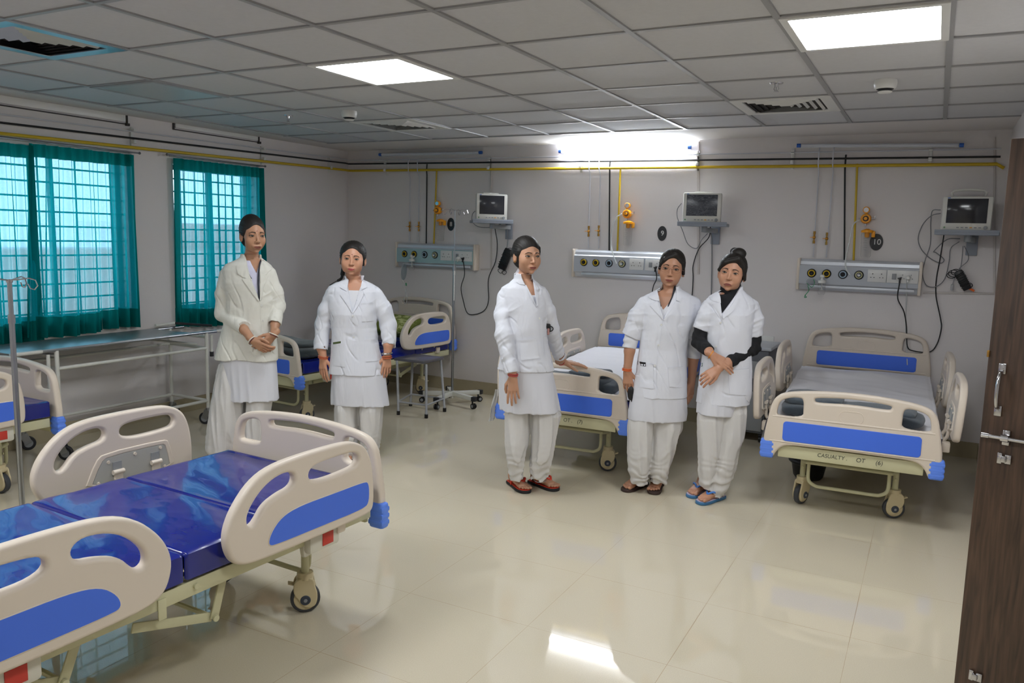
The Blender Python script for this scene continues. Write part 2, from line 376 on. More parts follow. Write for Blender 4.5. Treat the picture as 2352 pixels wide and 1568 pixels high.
# door leaf standing open at the right
dv = Vector((.95, -.31, 0)).normalized(); DP = Vector((.178, 3.0, 0)); rz = math.atan2(dv.y, dv.x)
door = thing('door_1', 'dark brown wood-grain door leaf standing open at right edge', 'door', DP, rz); door['kind'] = 'structure'
mb = MB(); mb.box((.45, .02, .985), (.9, .036, 1.955), .003); mb.build('door_leaf', M_WOOD, door)
def dz(px, py):   # point on the door face, in door space
    n = Vector((-dv.y, dv.x, 0)); d = ray(px, py); t = (DP-C0).dot(n)/d.dot(n); P = C0+d*t-DP
    return P.dot(dv), P.z
mb = MB(); hx, h0 = dz(2302, 852); _, h1 = dz(2296, 938)
mb.tube(cat_rom([(hx, .003, h0), (hx, -.02, h0-.008), (hx, -.032, h0-.03), (hx, -.036, (h0+h1)/2), (hx, -.032, h1+.03), (hx, -.02, h1+.008), (hx, .003, h1)], 5), .0065, 10)
for z in (h0+.008, h1-.008): mb.box((hx, -.002, z), (.022, .004, .034), .002); mb.cyl((hx, -.004, z), (hx, -.007, z), .004)
mb.build('pull_handle', M_CHROME, door)
mb = MB(); bx, bz = dz(2268, 997)
mb.cyl((bx-.01, -.02, bz), (bx+.28, -.02, bz), .0065); mb.cyl((bx-.012, -.02, bz), (bx+.01, -.02, bz), .0085)
for q in (.055, .2): mb.box((bx+q, -.004, bz), (.022, .006, .05), .003); mb.cyl((bx+q-.011, -.018, bz), (bx+q+.011, -.018, bz), .012)
mb.build('sliding_bolt', M_CHROME, door)
for (px, py) in ((2306, 1053), (2240, 1552)):
    x, z = dz(px, py); mb = MB(); mb.box((x-.012, -.003, z), (.014, .005, .036), .002); mb.box((x+.012, -.003, z), (.018, .005, .03), .002); mb.box((x, -.008, z), (.016, .014, .022), .003)
    for q in (-.012, .012): mb.cyl((x+q, -.005, z+.009), (x+q, -.007, z+.009), .003)
    mb.build('latch_bracket', M_CHROME, door)
mb = MB(); x, z = dz(2271, 812); mb.box((.0, .006, z), (.008, .02, .022), .002); mb.build('lock_strike', M_BRASS, door)
# ---------------------------------------------------------------- ceiling fittings
M_PAN = mat('lit_diffuser', 'ffffff', .5, emis=PANEL_E, ecol=(.95, .985, 1))
M_PANOFF = mat('unlit_diffuser', '9fa8aa', .3)
def cell(i, j): return (-1.2233+.6*i+.3, 3.3301+.6*j+.3)
def led(i, j, label, lit=True):
    x, y = cell(i, j); t = thing('ceiling_light', label, 'ceiling light', (x, y, CEIL), group='square panel lights in the ceiling grid')
    mb = MB(); mb.plate([rrect(.592, .592, .004), rrect(.53, .53, .008)], .014, .002, Matrix.Translation((0, 0, -.007))); mb.build('frame', M_WHITE if lit else M_TBAR, t)
    mb = MB(); mb.plate([rrect(.535, .535, .008)], .004, .001, Matrix.Translation((0, 0, -.008))); mb.build('diffuser', M_PAN if lit else M_PANOFF, t)
led(-3, 0, 'lit square panel light left of centre in the ceiling')
led(1, 0, 'lit square panel light at top right of the ceiling')
led(-6, 0, 'unlit square panel light near the curtained windows', False)
for i, j, l in ((-3, -4, 'lit square panel light above the camera end, left row'), (1, -4, 'lit square panel light above the camera end, right row'), (-6, -5, 'lit square panel light near the windows behind the camera'), (-3, -8, 'lit square panel light at the far end behind the camera')): led(i, j, l)
def diffuser(i, j, label, shiny=False):
    x, y = cell(i, j); t = thing('air_diffuser', label, 'air vent', (x, y, CEIL), group='square air diffusers in the ceiling')
    m = M_SST if shiny else M_WHITE
    mb = MB(); mb.plate([rrect(.592, .592, .003), rrect(.46, .46, .003)], .01, .002, Matrix.Translation((0, 0, -.006))); mb.build('frame', m, t)
    for k in range(5):
        s = .44-.085*k; mb = MB(); c = []
        for q, dz_ in ((0, -.024), (.028, 0)):
            h = s/2-.022+q; c += [(-h, -h, -.002+dz_+.012), (h, -h, -.002+dz_+.012), (h, h, -.002+dz_+.012), (-h, h, -.002+dz_+.012)]
        mb.add(c, [(0, 1, 5, 4), (1, 2, 6, 5), (2, 3, 7, 6), (3, 0, 4, 7)]); mb.build('vane', m, t)
    mb = MB(); mb.box((0, 0, .0), (.46, .46, .004)); mb.build('duct_opening', mat('duct_dark', '2a2624', .8), t)
diffuser(-5, 3, 'square air diffuser in the ceiling beside the left smoke detector')
diffuser(0, 3, 'square air diffuser in the ceiling above the numbered-nine bed bay')
diffuser(-5, -2, 'shiny square air diffuser at the top left of the ceiling', True)
for x, y, l in ((-3.878, 4.725, 'round white smoke detector by the left ceiling diffuser'), (-.314, 4.80, 'round white smoke detector below the top right panel light')):
    t = thing('smoke_detector', l, 'smoke detector', (x, y, CEIL), group='smoke detectors')
    mb = MB(); mb.lathe([(.056, 0), (.058, -.016), (.054, -.040), (.047, -.047)], (0, 0, 0)); mb.lathe([(.03, -.055), (.038, -.061), (.03, -.067), (.01, -.069)], (0, 0, 0)); mb.build('housing', M_WHITE, t)
    mb = MB(); mb.lathe([(.044, -.047), (.03, -.057)], (0, 0, 0)); mb.build('sensor_slots', M_BLACK, t)
for x, y, l in ((-4.49, 4.747, 'small chrome fire sprinkler above the left window corner'), (-.856, 4.687, 'small chrome fire sprinkler above the right ceiling diffuser')):
    t = thing('fire_sprinkler', l, 'sprinkler', (x, y, CEIL), group='fire sprinklers')
    mb = MB(); mb.lathe([(.036, 0), (.034, -.004), (.012, -.006), (.01, -.022)], (0, 0, 0)); mb.build('escutcheon', M_CHROME, t)
    mb = MB()
    for s in (-1, 1): mb.tube([(s*.009, 0, -.02), (s*.013, 0, -.032), (s*.004, 0, -.046)], .002, 6)
    mb.cyl((0, 0, -.02), (0, 0, -.046), .003); mb.lathe([(.015, -.046), (.015, -.048)], (0, 0, 0)); mb.build('head', M_CHROME, t)
# ================================================================ SERVICES ON THE BACK WALL
def Wp(px, py, off=0.0): return ony(px, py, YB-off)
# long pipe runs
def run(name, pts_l, pts_b, r, m, label, cat='pipe', right=None):
    a = Vector(pts_l[0]); mb = MB(); P = [Vector(p) for p in pts_l]+[Vector(p) for p in pts_b]
    o = thing(name, label, cat, P[0])
    mb.tube([p-P[0] for p in P], r, 10); mb.build('pipe_run', m, o)
    return o, mb
zy, zb, zw = 2.255, 2.318, 2.375
yp = thing('gas_pipe', 'yellow gas pipe running along the left and back walls under the ceiling', 'pipe', (XL, 2, zy))
mb = MB(); mb.tube([(.03, -4, -.115), (.03, 1.3, -.03), (.03, 4.92, .025), (.045, 4.955, .022), (.09, 4.965, .02), (6.1, 4.965, -.02), (6.15, 4.965, -.05)], .0125, 10)
mb.build('main_run', M_YEL, yp)
for px in (1003, 1425, 1968):
    p = Wp(px, 390, .035); q = Wp(px-7, 566 if px < 1100 else (574 if px < 1600 else 592), .035); mb = MB()
    mb.cyl(Vector((p.x-XL, 4.965, -.0)), Vector((q.x-XL, 4.965, q.z-zy-.02)), .0085); mb.build('drop', M_YEL, yp)
bp_ = thing('vacuum_pipe', 'black pipe running above the yellow pipe along the walls', 'pipe', (XL, 2, zb))
mb = MB(); mb.tube([(.03, -4, -.10), (.03, 1.3, -.02), (.03, 4.92, .035), (.045, 4.955, .03), (.09, 4.97, .03), (6.12, 4.97, -.03)], .008, 8); mb.build('main_run', M_BLACK, bp_)
for px in (982, 1402, 1942):
    p = Wp(px, 375, .02); q = Wp(px-2, 557 if px < 1100 else (572 if px < 1600 else 592), .02); mb = MB()
    mb.tube([(p.x-XL, 4.972, .01), (p.x-XL, 4.965, -.05), (p.x-XL, 4.972, -.1), (q.x-XL, 4.972, q.z-zb-.02)], .0068, 8); mb.build('drop', M_BLACK, bp_)
M_GASW = mat('white_pipe', 'c3c4cb', .35)
wp_ = thing('air_pipe', 'thin pale pipe running above the black pipe along the walls', 'pipe', (XL, 2, zw))
mb = MB(); mb.tube([(.02, -4, -.09), (.02, 1.3, -.02), (.02, 4.92, .02), (.04, 4.965, .01), (.09, 4.975, .01), (6.12, 4.975, -.03)], .0055, 8); mb.build('main_run', M_GASW, wp_)
for (a, b, y1) in ((942, 940, 555), (963, 961, 556), (1356, 1351, 570), (1379, 1375, 571), (1881, 1868, 590), (1914, 1898, 591)):
    p = Wp(a, 370, .02); q = Wp(b, y1, .02); mb = MB()
    mb.tube([(p.x-XL, 4.972, .01), (p.x-XL, 4.945, -.02), (p.x-XL, 4.95, -.12), (p.x-XL+.005, 4.978, -.18), (q.x-XL, 4.978, q.z-zw)], .0052, 8); mb.build('drop', M_GASW, wp_)
# brass valves on the drops
k = 0
for (px, py) in ((941, 520), (962, 520), (1352, 531), (1375, 530), (1870, 545), (1899, 548)):
    p = Wp(px, py, .022)
    side = ('left' if k % 2 == 0 else 'right'); bay = ('numbered eight', 'numbered nine', 'numbered ten')[k//2]
    t = thing('shutoff_valve', '%s brass valve of the pair above the bed head panel %s' % (side, bay), 'valve', p, group='brass shut-off valves'); k += 1
    mb = MB(); mb.cyl((0, 0, -.045), (0, 0, .045), .0075); mb.cyl((0, 0, -.05), (0, 0, -.026), .0105, seg=8); mb.cyl((0, 0, .026), (0, 0, .05), .0105, seg=8); mb.ell((0, 0, 0), (.013, .013, .016)); mb.build('body', M_BRASS, t)
    mb = MB(); mb.cyl((0, 0, 0), (0, -.024, 0), .005); mb.bar((-.03, -.026, 0), (.012, -.026, 0), .008, .005, .002); mb.build('lever', M_ORY, t)
# wall clamps holding the pipes
M_CL = mat('clamp_steel', 'd3d3cf', .5)
for k, (px, py) in enumerate(((890, 378), (1127, 372), (1337, 372), (1605, 366), (1822, 362), (2137, 360))):
    p = Wp(px, py); t = tag(MB().box((0, -.006, 0), (.022, .012, .17), .002).box((0, -.04, .04), (.026, .02, .012), .002).box((0, -.048, -.03), (.026, .02, .03), .004).box((0, -.03, .06), (.024, .03, .012), .002).build('pipe_clamp', M_CL),
        ('white pipe clamp above the bed head panel numbered eight, nearest the corner', 'white pipe clamp above the left monitor', 'white pipe clamp left of the two white pipe drops in the middle bay', 'white pipe clamp right of the lit tube light', 'white pipe clamp at left end of the right unlit tube light', 'white pipe clamp under the right unlit tube light, above the right monitor')[k], 'pipe clamp', 'pipe clamps')
    t.location = (p.x, YB, (zy+zb)/2+.02)
for k, (px, py) in enumerate(((302, 325), (600, 355), (754, 382))):
    p = onx(px, py, XL); t = tag(MB().box((.006, 0, 0), (.012, .022, .17), .002).box((.04, 0, .06), (.02, .026, .02), .002).box((.03, 0, -.03), (.04, .026, .03), .004).build('pipe_clamp', M_CL),
        ('white pipe clamp on the left wall between the two windows', 'white pipe clamp on the left wall right of the narrower window', 'white pipe clamp on the left wall nearest the corner')[k], 'pipe clamp', 'pipe clamps')
    t.location = (XL, p.y, (zy+zb)/2+.03)
# batten tube lights
M_TUBE = mat('lit_tube', 'ffffff', .4, emis=TUBE_E, ecol=(.86, .93, 1)); M_TOFF = mat('unlit_tube', 'c9ccd4', .3)
M_TCAP = mat('tube_cap_blue', '2f62b8', .4)
for k, (a, b, l) in enumerate((((870, 355), (1106, 350), 'unlit tube light on the back wall nearest the corner'), ((1283, 348), (1587, 338), 'lit glowing tube light on the back wall'), ((1830, 334), (2214, 333), 'unlit tube light at the right end of the back wall'))):
    p, q = Wp(*a, .06), Wp(*b, .06); c = (p+q)/2; L = (q-p).length; t = thing('tube_light', l, 'tube light', (c.x, YB, c.z), math.atan2(0, 1), group='wall tube lights'); t.rotation_euler = (0, -math.atan2(q.z-p.z, q.x-p.x), 0)
    mb = MB(); mb.box((0, -.016, .0), (L-.04, .032, .03), .004); mb.build('batten', M_WHITE, t)
    mb = MB(); mb.cyl((-L/2+.035, -.052, 0), (L/2-.035, -.052, 0), .0145, seg=16); mb.build('tube', M_TUBE if k == 1 else M_TOFF, t)
    for s in (-1, 1): mb = MB(); mb.cyl((s*(L/2-.03), -.052, 0), (s*L/2, -.052, 0), .0158); mb.build('end_cap', M_TCAP, t)
# wiring conduits (surface pattern of the painted wall): slim trunking
M_TRK = mat('trunking', 'c4beba', .5)
def trunk(label, pts, w=.02):
    P = [Wp(*p, .006) for p in pts]; t = MB()
    for a, b in zip(P, P[1:]): t.bar(a-P[0], b-P[0], w, .012, .002, up=(0, 1, 0))
    o = t.build('wiring_trunking', M_TRK); o.location = P[0]; tag(o, label, 'trunking')
trunk('slim vertical wiring trunking right of the lit tube, behind the middle monitor', [(1604, 325), (1604, 630)])
trunk('faint wiring trunking behind the left monitor down to the bed head panel', [(1128, 360), (1128, 618), (1104, 618)], .016)
trunk('wiring trunking rising beside the right monitor at the room corner', [(2284, 315), (2284, 674), (2120, 672)], .014)
# bed head panels
M_PGREY = mat('panel_grey', 'b3b8c0', .35, var=.02); M_PREFL = mat('panel_teal_reflection', '9ab6b9', .3)  # teal face: grey with the curtains' reflection put into its colour
M_SOCK = mat('socket_white', 'd6d6d4', .3)
def outlet(t, x, ring, plug=False):
    mb = MB(); mb.lathe([(.036, 0), (.036, -.006), (.03, -.012), (.028, -.006)], (x, -.088, .135), (0, 1, 0)); mb.build('gas_outlet', M_DARK, t)
    o = t.children[-1] if False else None
    mb = MB(); mb.lathe([(.029, 0), (.027, -.014), (.019, -.014), (.018, 0)], (x, -.09, .135), (0, 1, 0)); mb.build('outlet_ring', ring, t)
    mb = MB(); mb.lathe([(.0155, 0), (.0145, -.017), (.006, -.012)], (x, -.09, .135), (0, 1, 0)); mb.build('outlet_core', M_CHROME if plug else M_BLACK, t)
def headpanel(x0, x1, z0, face, no, label, plugs=()):
    w = x1-x0; t = thing('bed_head_panel', label, 'bed head panel', (x0, YB, z0), group='bed head panels')
    h = .25; mb = MB(); prof = [(0, 0), (0, h), (-.045, h), (-.062, h-.006), (-.072, h-.02), (-.076, h-.045), (-.088, h-.055), (-.088, .05), (-.07, .035), (-.055, 0)]
    vs = [(x, y, z) for x in (.012, w-.012) for y, z in prof]; n = len(prof)
    mb.add(vs, [(i, (i+1) % n, n+(i+1) % n, n+i) for i in range(n)]+[tuple(range(n)), tuple(reversed(range(n, 2*n)))]); mb.build('housing', M_ALU, t, sharp=25)
    mb = MB(); mb.box((w/2, -.0885, .122), (w-.026, .003, .142)); mb.build('fascia', face, t)
    for x in (0, w-.0): mb = MB(); mb.box((x+(.004 if x == 0 else -.004), -.045, h/2), (.024, .098, h+.012), .008); mb.build('end_cap', M_CREAM, t)
    mb = MB(); mb.box((w*.53, -.094, .028), (w*.86, .012, .022), .004)
    for x in (.12, w-.05): mb.box((x, -.08, .028), (.02, .03, .016), .002)
    mb.build('equipment_rail', M_ALU, t)
    rings = (M_YEL, M_YEL, mat('outlet_blue', '9fb3c4', .3), mat('outlet_cream', 'b9b58d', .3))
    for i, q in enumerate((.125, .255, .395, .53)): outlet(t, q*w*.97, rings[i], i in plugs)
    for i, (q, ww) in enumerate(((.66, .135), (.86, .22))):
        s = MB(); s.box((q*w, -.094, .135), (ww, .012, .1), .003); so = s.build('socket_plate', M_SOCK, t)
        d = MB()
        for j in ((-1, 1) if i == 0 else (-1.2, 0, 1.2)):
            cx = q*w+j*(.032 if i == 0 else .05)
            if i == 1 and j < 0: d.box((cx, -.101, .135), (.03, .006, .045), .002); d.box((cx+.016, -.101, .135), (.001, .007, .045)); continue
            d.box((cx, -.1, .15), (.006, .003, .01)); d.box((cx-.011, -.1, .122), (.007, .003, .006)); d.box((cx+.011, -.1, .122), (.007, .003, .006))
        d.build('socket_pins', mat('socket_slots', '4a4a4c', .5) if i == 0 else M_GREY, so)
    return t
headpanel(-5.05, -4.085, 1.268, M_PREFL, 8, 'bed head panel with painted teal reflection, gas outlets and sockets, nearest the room corner', (3,))
headpanel(-3.012, -2.055, 1.258, M_PGREY, 9, 'grey bed head panel with gas outlets behind the woman in glasses', (3,))
headpanel(-.994, -.088, 1.245, M_PGREY, 10, 'grey bed head panel with gas outlets above the right bed', (3,))
# number discs
for px, py, s in ((1036, 515, '8'), (1521, 536, '9'), (2013, 556, '10')):
    p = Wp(px, py); t = thing('number_plaque', 'black oval number plaque reading %s on the back wall' % {'8': 'eight', '9': 'nine', '10': 'ten'}[s], 'number plaque', p, group='oval bay number plaques')
    mb = MB(); o = [(.045*math.cos(a)*(.95 if s != '10' else 1.08), .066*math.sin(a)) for a in [6.2832*i/40 for i in range(40)]]
    mb.plate([o], .006, .001, Matrix.Translation((0, -.004, 0)) @ Matrix.Rotation(R_(90), 4, 'X')); mb.build('disc', mat('plaque_black', '202124', .35), t)
    text('numeral', s, .062, Matrix.Translation((.004, -.0076, 0)) @ Matrix.Rotation(R_(90), 4, 'X'), M_WHITE, t)
# suction regulators with jars
M_CLR = mat('clear_plastic', 'f4f6f6', .08, trans=.9, ior=1.1, alpha=.28)
M_TUBEC = mat('clear_tubing', 'dfe3e2', .2, alpha=.55)
for bay, (gx_, gy_), (kx, ky), (jx, jy) in (('eight', (1005, 467), (1005, 483), (1012, 515)), ('nine', (1441, 472), (1440, 491), (1443, 520)), ('ten', (1990, 482), (1989, 502), (1992, 540))):
    g = Wp(gx_, gy_, .05); kk = Wp(kx, ky, .05); j = Wp(jx, jy-6, .055)
    t = thing('suction_regulator', 'amber suction regulator with round gauge in the bay numbered %s' % bay, 'suction regulator', kk, group='suction regulators')
    mb = MB(); mb.lathe([(.022, .03), (.026, .02), (.026, -.008), (.021, -.012)], g-kk, (0, 1, 0)); mb.build('gauge_case', M_ORY, t)
    mb = MB(); mb.lathe([(.0205, -.011), (.019, -.014)], g-kk, (0, 1, 0)); mb.build('gauge_face', M_CHROME, t)
    mb = MB(); mb.lathe([(.02, .045), (.036, .03), (.04, .016), (.04, -.008), (.033, -.022)], (0, 0, 0), (0, 1, 0)); mb.cyl((0, .0, .03), (0, 0, .05), .008); mb.build('regulator_body', M_ORY, t)
    mb = MB(); mb.lathe([(.022, -.022), (.02, -.024)], (0, 0, 0), (0, 1, 0)); mb.build('dial_ring', M_DARK, t)
    mb = MB(); mb.lathe([(.014, -.022), (.012, -.046)], (0, 0, 0), (0, 1, 0)); mb.build('knob', M_ORY, t)
    mb = MB(); mb.cyl((.03, 0, 0), (.068, 0, .002), .005); mb.cyl((.064, 0, 0), (.064, 0, .022), .006); mb.cyl((-.055, 0, 0), (-.03, 0, 0), .004); mb.cyl((0, 0, -.035), (0, 0, -.058), .006); mb.build('fittings', M_CHROME, t)
    t2 = thing('suction_jar', 'clear suction jar with amber lid below the regulator numbered %s' % bay, 'suction jar', j, group='suction jars')
    mb = MB(); mb.lathe([(.046, 0), (.046, .016), (.03, .022), (.012, .03)], (0, 0, 0)); mb.box((.045, 0, -.012), (.026, .03, .05), .005); mb.build('lid', M_ORY, t2)
    mb = MB(); mb.lathe([(.042, 0), (.042, -.02), (.038, -.185), (.03, -.195)], (0, 0, 0)); mb.build('jar', M_CLR, t2)
    mb = MB(); mb.lathe([(.02, 0), (.018, -.035), (.005, -.04)], (0, 0, 0)); mb.build('float', M_ORY, t2)
    mb = MB()
    for q in range(6): mb.box((-.004, -.042, -.045-q*.018), (.02 if q % 2 else .03, .001, .0018))
    mb.build('graduations', M_GREY, t2)
def cable(name, label, pts, r, m, offs=.02, cat='cable', n=6):
    P = [Wp(p[0], p[1], p[2] if len(p) > 2 else offs) for p in pts]; P = cat_rom(P, n)
    mb = MB(); mb.tube([p-P[0] for p in P], r, 8); o = mb.build(name, m, loc=P[0]); return tag(o, label, cat)
cable('suction_hose', 'clear hose looping from the regulator numbered nine to its outlet', [(1430, 491, .05), (1415, 500, .06), (1406, 525, .05), (1404, 560, .06), (1407, 580, .1), (1416, 605, .12)], .005, M_TUBEC, cat='hose')
cable('suction_hose', 'clear hose looping from the regulator numbered ten to its outlet', [(1976, 504, .05), (1960, 516, .06), (1950, 560, .06), (1943, 590, .1), (1943, 615, .12), (1953, 632, .13)], .0055, M_TUBEC, cat='hose')
# patient monitors on shelves
M_MON = mat('monitor_case', 'd3d2cb', .4); M_SCR = mat('monitor_screen', '2b2c31', .12)
def monitor(px, py, bay, rz, w=.315, h=.25, screen=None, label=''):
    p = ony(px, py, 6.72); t = thing('patient_monitor', label, 'monitor', p, rz, group='patient monitors')
    mb = MB(); mb.box((0, .0, h/2), (w, .07, h), .014); mb.box((0, .08, h/2), (w-.03, .12, h-.02), .02); mb.box((0, .155, h/2-.01), (w-.1, .05, h-.08), .02); mb.build('case', M_MON, t)
    mb = MB(); mb.box((.0, -.036, h/2+.02), (w-.062, .004, h-.075), .001); mb.build('screen', screen or M_SCR, t)
    mb = MB()
    for i in range(6): mb.box((-.05+.028*i, -.036, .026), (.017, .004, .007), .002)
    mb.build('buttons', M_GREY, t)
    mb = MB(); mb.box((.034, -.0375, .026), (.017, .004, .007), .002); mb.build('alarm_button', M_ORY, t)
    mb = MB(); mb.lathe([(.013, 0), (.011, -.014)], (w/2-.035, -.036, .026), (0, 1, 0)); mb.build('dial', M_GREY, t)
    mb = MB(); mb.lathe([(.006, 0), (.006, -.003)], (-w/2+.025, -.036, .026), (0, 1, 0)); mb.build('power_button', mat('green_key', '5f8f5a', .4), t)
    mb = MB(); mb.box((-w/2+.04, -.036, h-.012), (.018, .003, .005)); mb.build('brand_mark', M_TCAP, t)
    mb = MB()
    if bay == 'ten': mb.tube(cat_rom([(-.1, .06, h-.01), (-.095, .06, h+.045), (.095, .06, h+.045), (.1, .06, h-.01)], 3), .009, 8)
    else: mb.box((0, .06, h+.004), (.15, .04, .016), .006)
    mb.build('carry_handle', M_MON, t)
    s = thing('monitor_shelf', 'grey wall bracket shelf carrying the %s monitor' % {'eight': 'left', 'nine': 'middle', 'ten': 'right'}[bay], 'shelf', p+Vector((0, 0, -.001)), rz, group='monitor wall shelves')
    mb = MB(); mb.box((.01, .06, -.014), (w+.09, .24, .026), .003); mb.box((.01, -.058, .0), (w+.09, .008, .02), .002); mb.build('tray', mat('shelf_grey', '8b919b', .45), s)
    iv = Matrix.Rotation(-rz, 3, 'Z')
    wv = iv @ Vector((.06, YB-.02-p.y, 0))
    mb = MB(); mb.cyl((.02, .06, -.026), (.02, .06, -.075), .026); mb.bar((.02, .06, -.055), (wv.x, wv.y, -.06), .05, .04, .004); mb.build('swivel_arm', M_GREY, s)
    mb = MB(); mb.box((wv.x, wv.y+.008, -.09), (.075, .02, .17), .004, Matrix.Rotation(-rz, 3, 'Z')); mb.build('wall_plate', mat('shelf_grey', '8b919b'), s)
    return t
def scr_mat():
    m = mat('scratched_screen_film', '4a4d55', .22); nt = m.node_tree; b = nt.nodes['Principled BSDF']; tc = nt.nodes.new('ShaderNodeTexCoord')
    mp = nt.nodes.new('ShaderNodeMapping'); mp.inputs['Scale'].default_value = (5, 5, 16); nt.links.new(tc.outputs['Object'], mp.inputs[0])
    n = nt.nodes.new('ShaderNodeTexNoise'); n.inputs['Scale'].default_value = 2.5; n.inputs['Detail'].default_value = 6; n.inputs['Distortion'].default_value = 2.2; nt.links.new(mp.outputs[0], n.inputs['Vector'])
    r = nt.nodes.new('ShaderNodeValToRGB'); e = r.color_ramp.elements; e[0].position = .49; e[0].color = (*lin('43464e'), 1); e[1].position = .515; e[1].color = (*lin('4a4d55'), 1)
    x = e.new(.503); x.color = (*lin('9a9da3'), 1); nt.links.new(n.outputs['Fac'], r.inputs[0]); nt.links.new(r.outputs[0], b.inputs['Base Color']); return m
monitor(1128, 506, 'eight', R_(38), label='white patient monitor with dark screen turned towards the corner, at left', w=.30)
monitor(1611, 512, 'nine', R_(8), screen=scr_mat(), label='white patient monitor with scratched film on its grey screen, in the middle')
monitor(2217, 531, 'ten', R_(-4), label='white patient monitor with black screen and raised handle, at right', w=.32)
# cables
M_CG = mat('cable_grey', '77787c', .5); M_CB = mat('cable_black', '1c1c1e', .5)
cable('power_cord', 'black power cord hanging in a wide loop below the left monitor', [(1137, 525, .12), (1142, 560, .05), (1138, 600, .03), (1122, 640, .02), (1122, 690, .02), (1112, 713, .02), (1090, 722, .02), (1073, 718, .03), (1064, 690, .05), (1059, 660, .07), (1067, 630, .1), (1064, 600, .11)], .0045, M_CB)
cable('power_cord', 'black power cord from the middle monitor down behind the two women', [(1632, 520, .12), (1628, 545, .05), (1605, 572, .03), (1592, 610, .02), (1592, 640, .02), (1588, 690, .02), (1575, 720, .02), (1530, 720, .03), (1500, 690, .06), (1500, 660, .08), (1508, 640, .1), (1506, 620, .11)], .0045, M_CB)
cable('power_cord', 'black power cord from the right monitor to the socket above the right bed', [(2168, 540, .12), (2160, 590, .05), (2151, 640, .03), (2150, 680, .02), (2160, 730, .02), (2162, 755, .02), (2152, 790, .02), (2135, 808, .02), (2100, 806, .03), (2084, 795, .03), (2082, 750, .04), (2076, 715, .06), (2062, 685, .1), (2066, 650, .11)], .0045, M_CB)
cable('monitor_lead', 'grey lead looping left of the right monitor', [(2160, 482, .2), (2142, 484, .1), (2138, 510, .05), (2137, 560, .03), (2124, 600, .03), (2119, 630, .03), (2128, 655, .03), (2150, 658, .03), (2170, 640, .03), (2180, 600, .03), (2184, 570, .05), (2203, 555, .1)], .0035, M_CG)
cable('monitor_lead', 'second grey lead looping wide left of the right monitor', [(2160, 490, .2), (2140, 495, .1), (2120, 515, .04), (2109, 545, .03), (2115, 570, .03), (2135, 592, .03), (2160, 604, .03), (2168, 595, .04), (2150, 580, .04), (2146, 576, .05), (2175, 550, .08), (2205, 548, .12)], .0035, M_CG)
cable('monitor_lead', 'grey lead looping under the middle monitor', [(1565, 467, .2), (1556, 480, .1), (1556, 500, .1), (1568, 530, .04), (1580, 560, .03), (1600, 570, .03), (1612, 550, .03), (1625, 536, .05)], .0035, M_CG)
cable('monitor_lead', 'grey leads falling straight down from the middle monitor bracket', [(1632, 525, .05), (1635, 560, .03), (1635, 620, .02), (1633, 700, .02)], .005, M_CG)
cable('monitor_lead', 'grey lead looping left of the left monitor', [(1100, 480, .2), (1086, 490, .1), (1085, 508, .1), (1098, 520, .05), (1125, 522, .06), (1150, 515, .08)], .004, M_CG)
cable('monitor_lead', 'grey lead hanging from the left monitor to the strapped adapter', [(1165, 525, .08), (1166, 550, .04), (1163, 575, .05)], .0035, M_CG)
cable('plug_lead', 'pale lead hanging from the white plug of the right panel', [(2083, 640, .11), (2082, 680, .08), (2080, 740, .04), (2082, 800, .03), (2084, 838, .06)], .004, mat('cable_white', 'b9bab9', .5))
for px, py, l, m in ((1064, 594, 'black plug in the left bed head panel', M_BLACK), (1506, 615, 'black plug in the middle bed head panel', M_BLACK), (2067, 640, 'black plug in the right bed head panel', M_BLACK), (2086, 638, 'white plug in the right bed head panel', M_WHITE), (1053, 593, 'white plug in the left bed head panel', M_WHITE)):
    p = Wp(px, py, .1); o = MB().lathe([(.02, 0), (.018, -.02), (.01, -.03)], (0, 0, 0), (0, 1, 0), 3 if m is M_BLACK else 12).cyl((0, -.012, 0), (0, -.016, -.035), .006).build('mains_plug', m); o.location = p; tag(o, l, 'plug')
# bundled adapters
def bundle(name, label, pts, w, m, loops, off=.05, extra=None):
    a, b = Wp(*pts[0], off), Wp(*pts[1], off); t = thing(name, label, 'cable bundle', a)
    mb = MB(); d = b-a; mb.bar((0, 0, 0), d, w, .035, .008, up=(0, -1, 0)); mb.build('adapter', m, t)
    mb = MB(); rnd = random.Random(4)
    for k in range(9):
        q = d*(.12+.09*k); n = Vector((-d.z, 0, d.x)).normalized()*w*.53
        mb.tube([q+n+Vector((0, -.0, 0)), q+n*.9+Vector((0, -.024, rnd.uniform(-.01, .01))), q-n*.9+Vector((0, -.026, rnd.uniform(-.012, .012))), q-n], .0035, 6)
    for lx, ly, rr in loops:
        c = Wp(lx, ly, off)-a; mb.tube([c+Vector((rr*math.cos(t_), .01*math.sin(2*t_), rr*.75*math.sin(t_))) for t_ in [6.283*i/18 for i in range(18)]], .003, 6, closed=True)
    mb.build('wrapped_cord', M_CG if m is not M_BLACK else M_CB, t); return t
bundle('adapter_bundle', 'black adapter wrapped in cords hanging beside the dark-haired woman at left bay', ((1170, 572), (1152, 618)), .085, M_BLACK, ((1150, 622, .03), (1172, 575, .03), (1158, 626, .025)))
b_ = bundle('adapter_bundle', 'tangled black cord bundle hanging below the right monitor', ((2200, 622), (2223, 665)), .06, M_BLACK, ((2190, 628, .035), (2185, 632, .03), (2195, 625, .03), (2225, 655, .025)))
mb = MB(); mb.cyl((0, 0, 0), Wp(2238, 668, .05)-Wp(2226, 662, .05), .008); mb.build('orange_tie', mat('orange_clip', 'd8641e', .4), b_).location = Wp(2226, 662, .05)-Wp(2200, 622, .05)
cable('bundle_hook_lead', 'grey leads from the right monitor bracket down to the cord bundle', [(2212, 565, .08), (2210, 590, .05), (2207, 612, .05), (2202, 625, .05)], .003, M_CG)
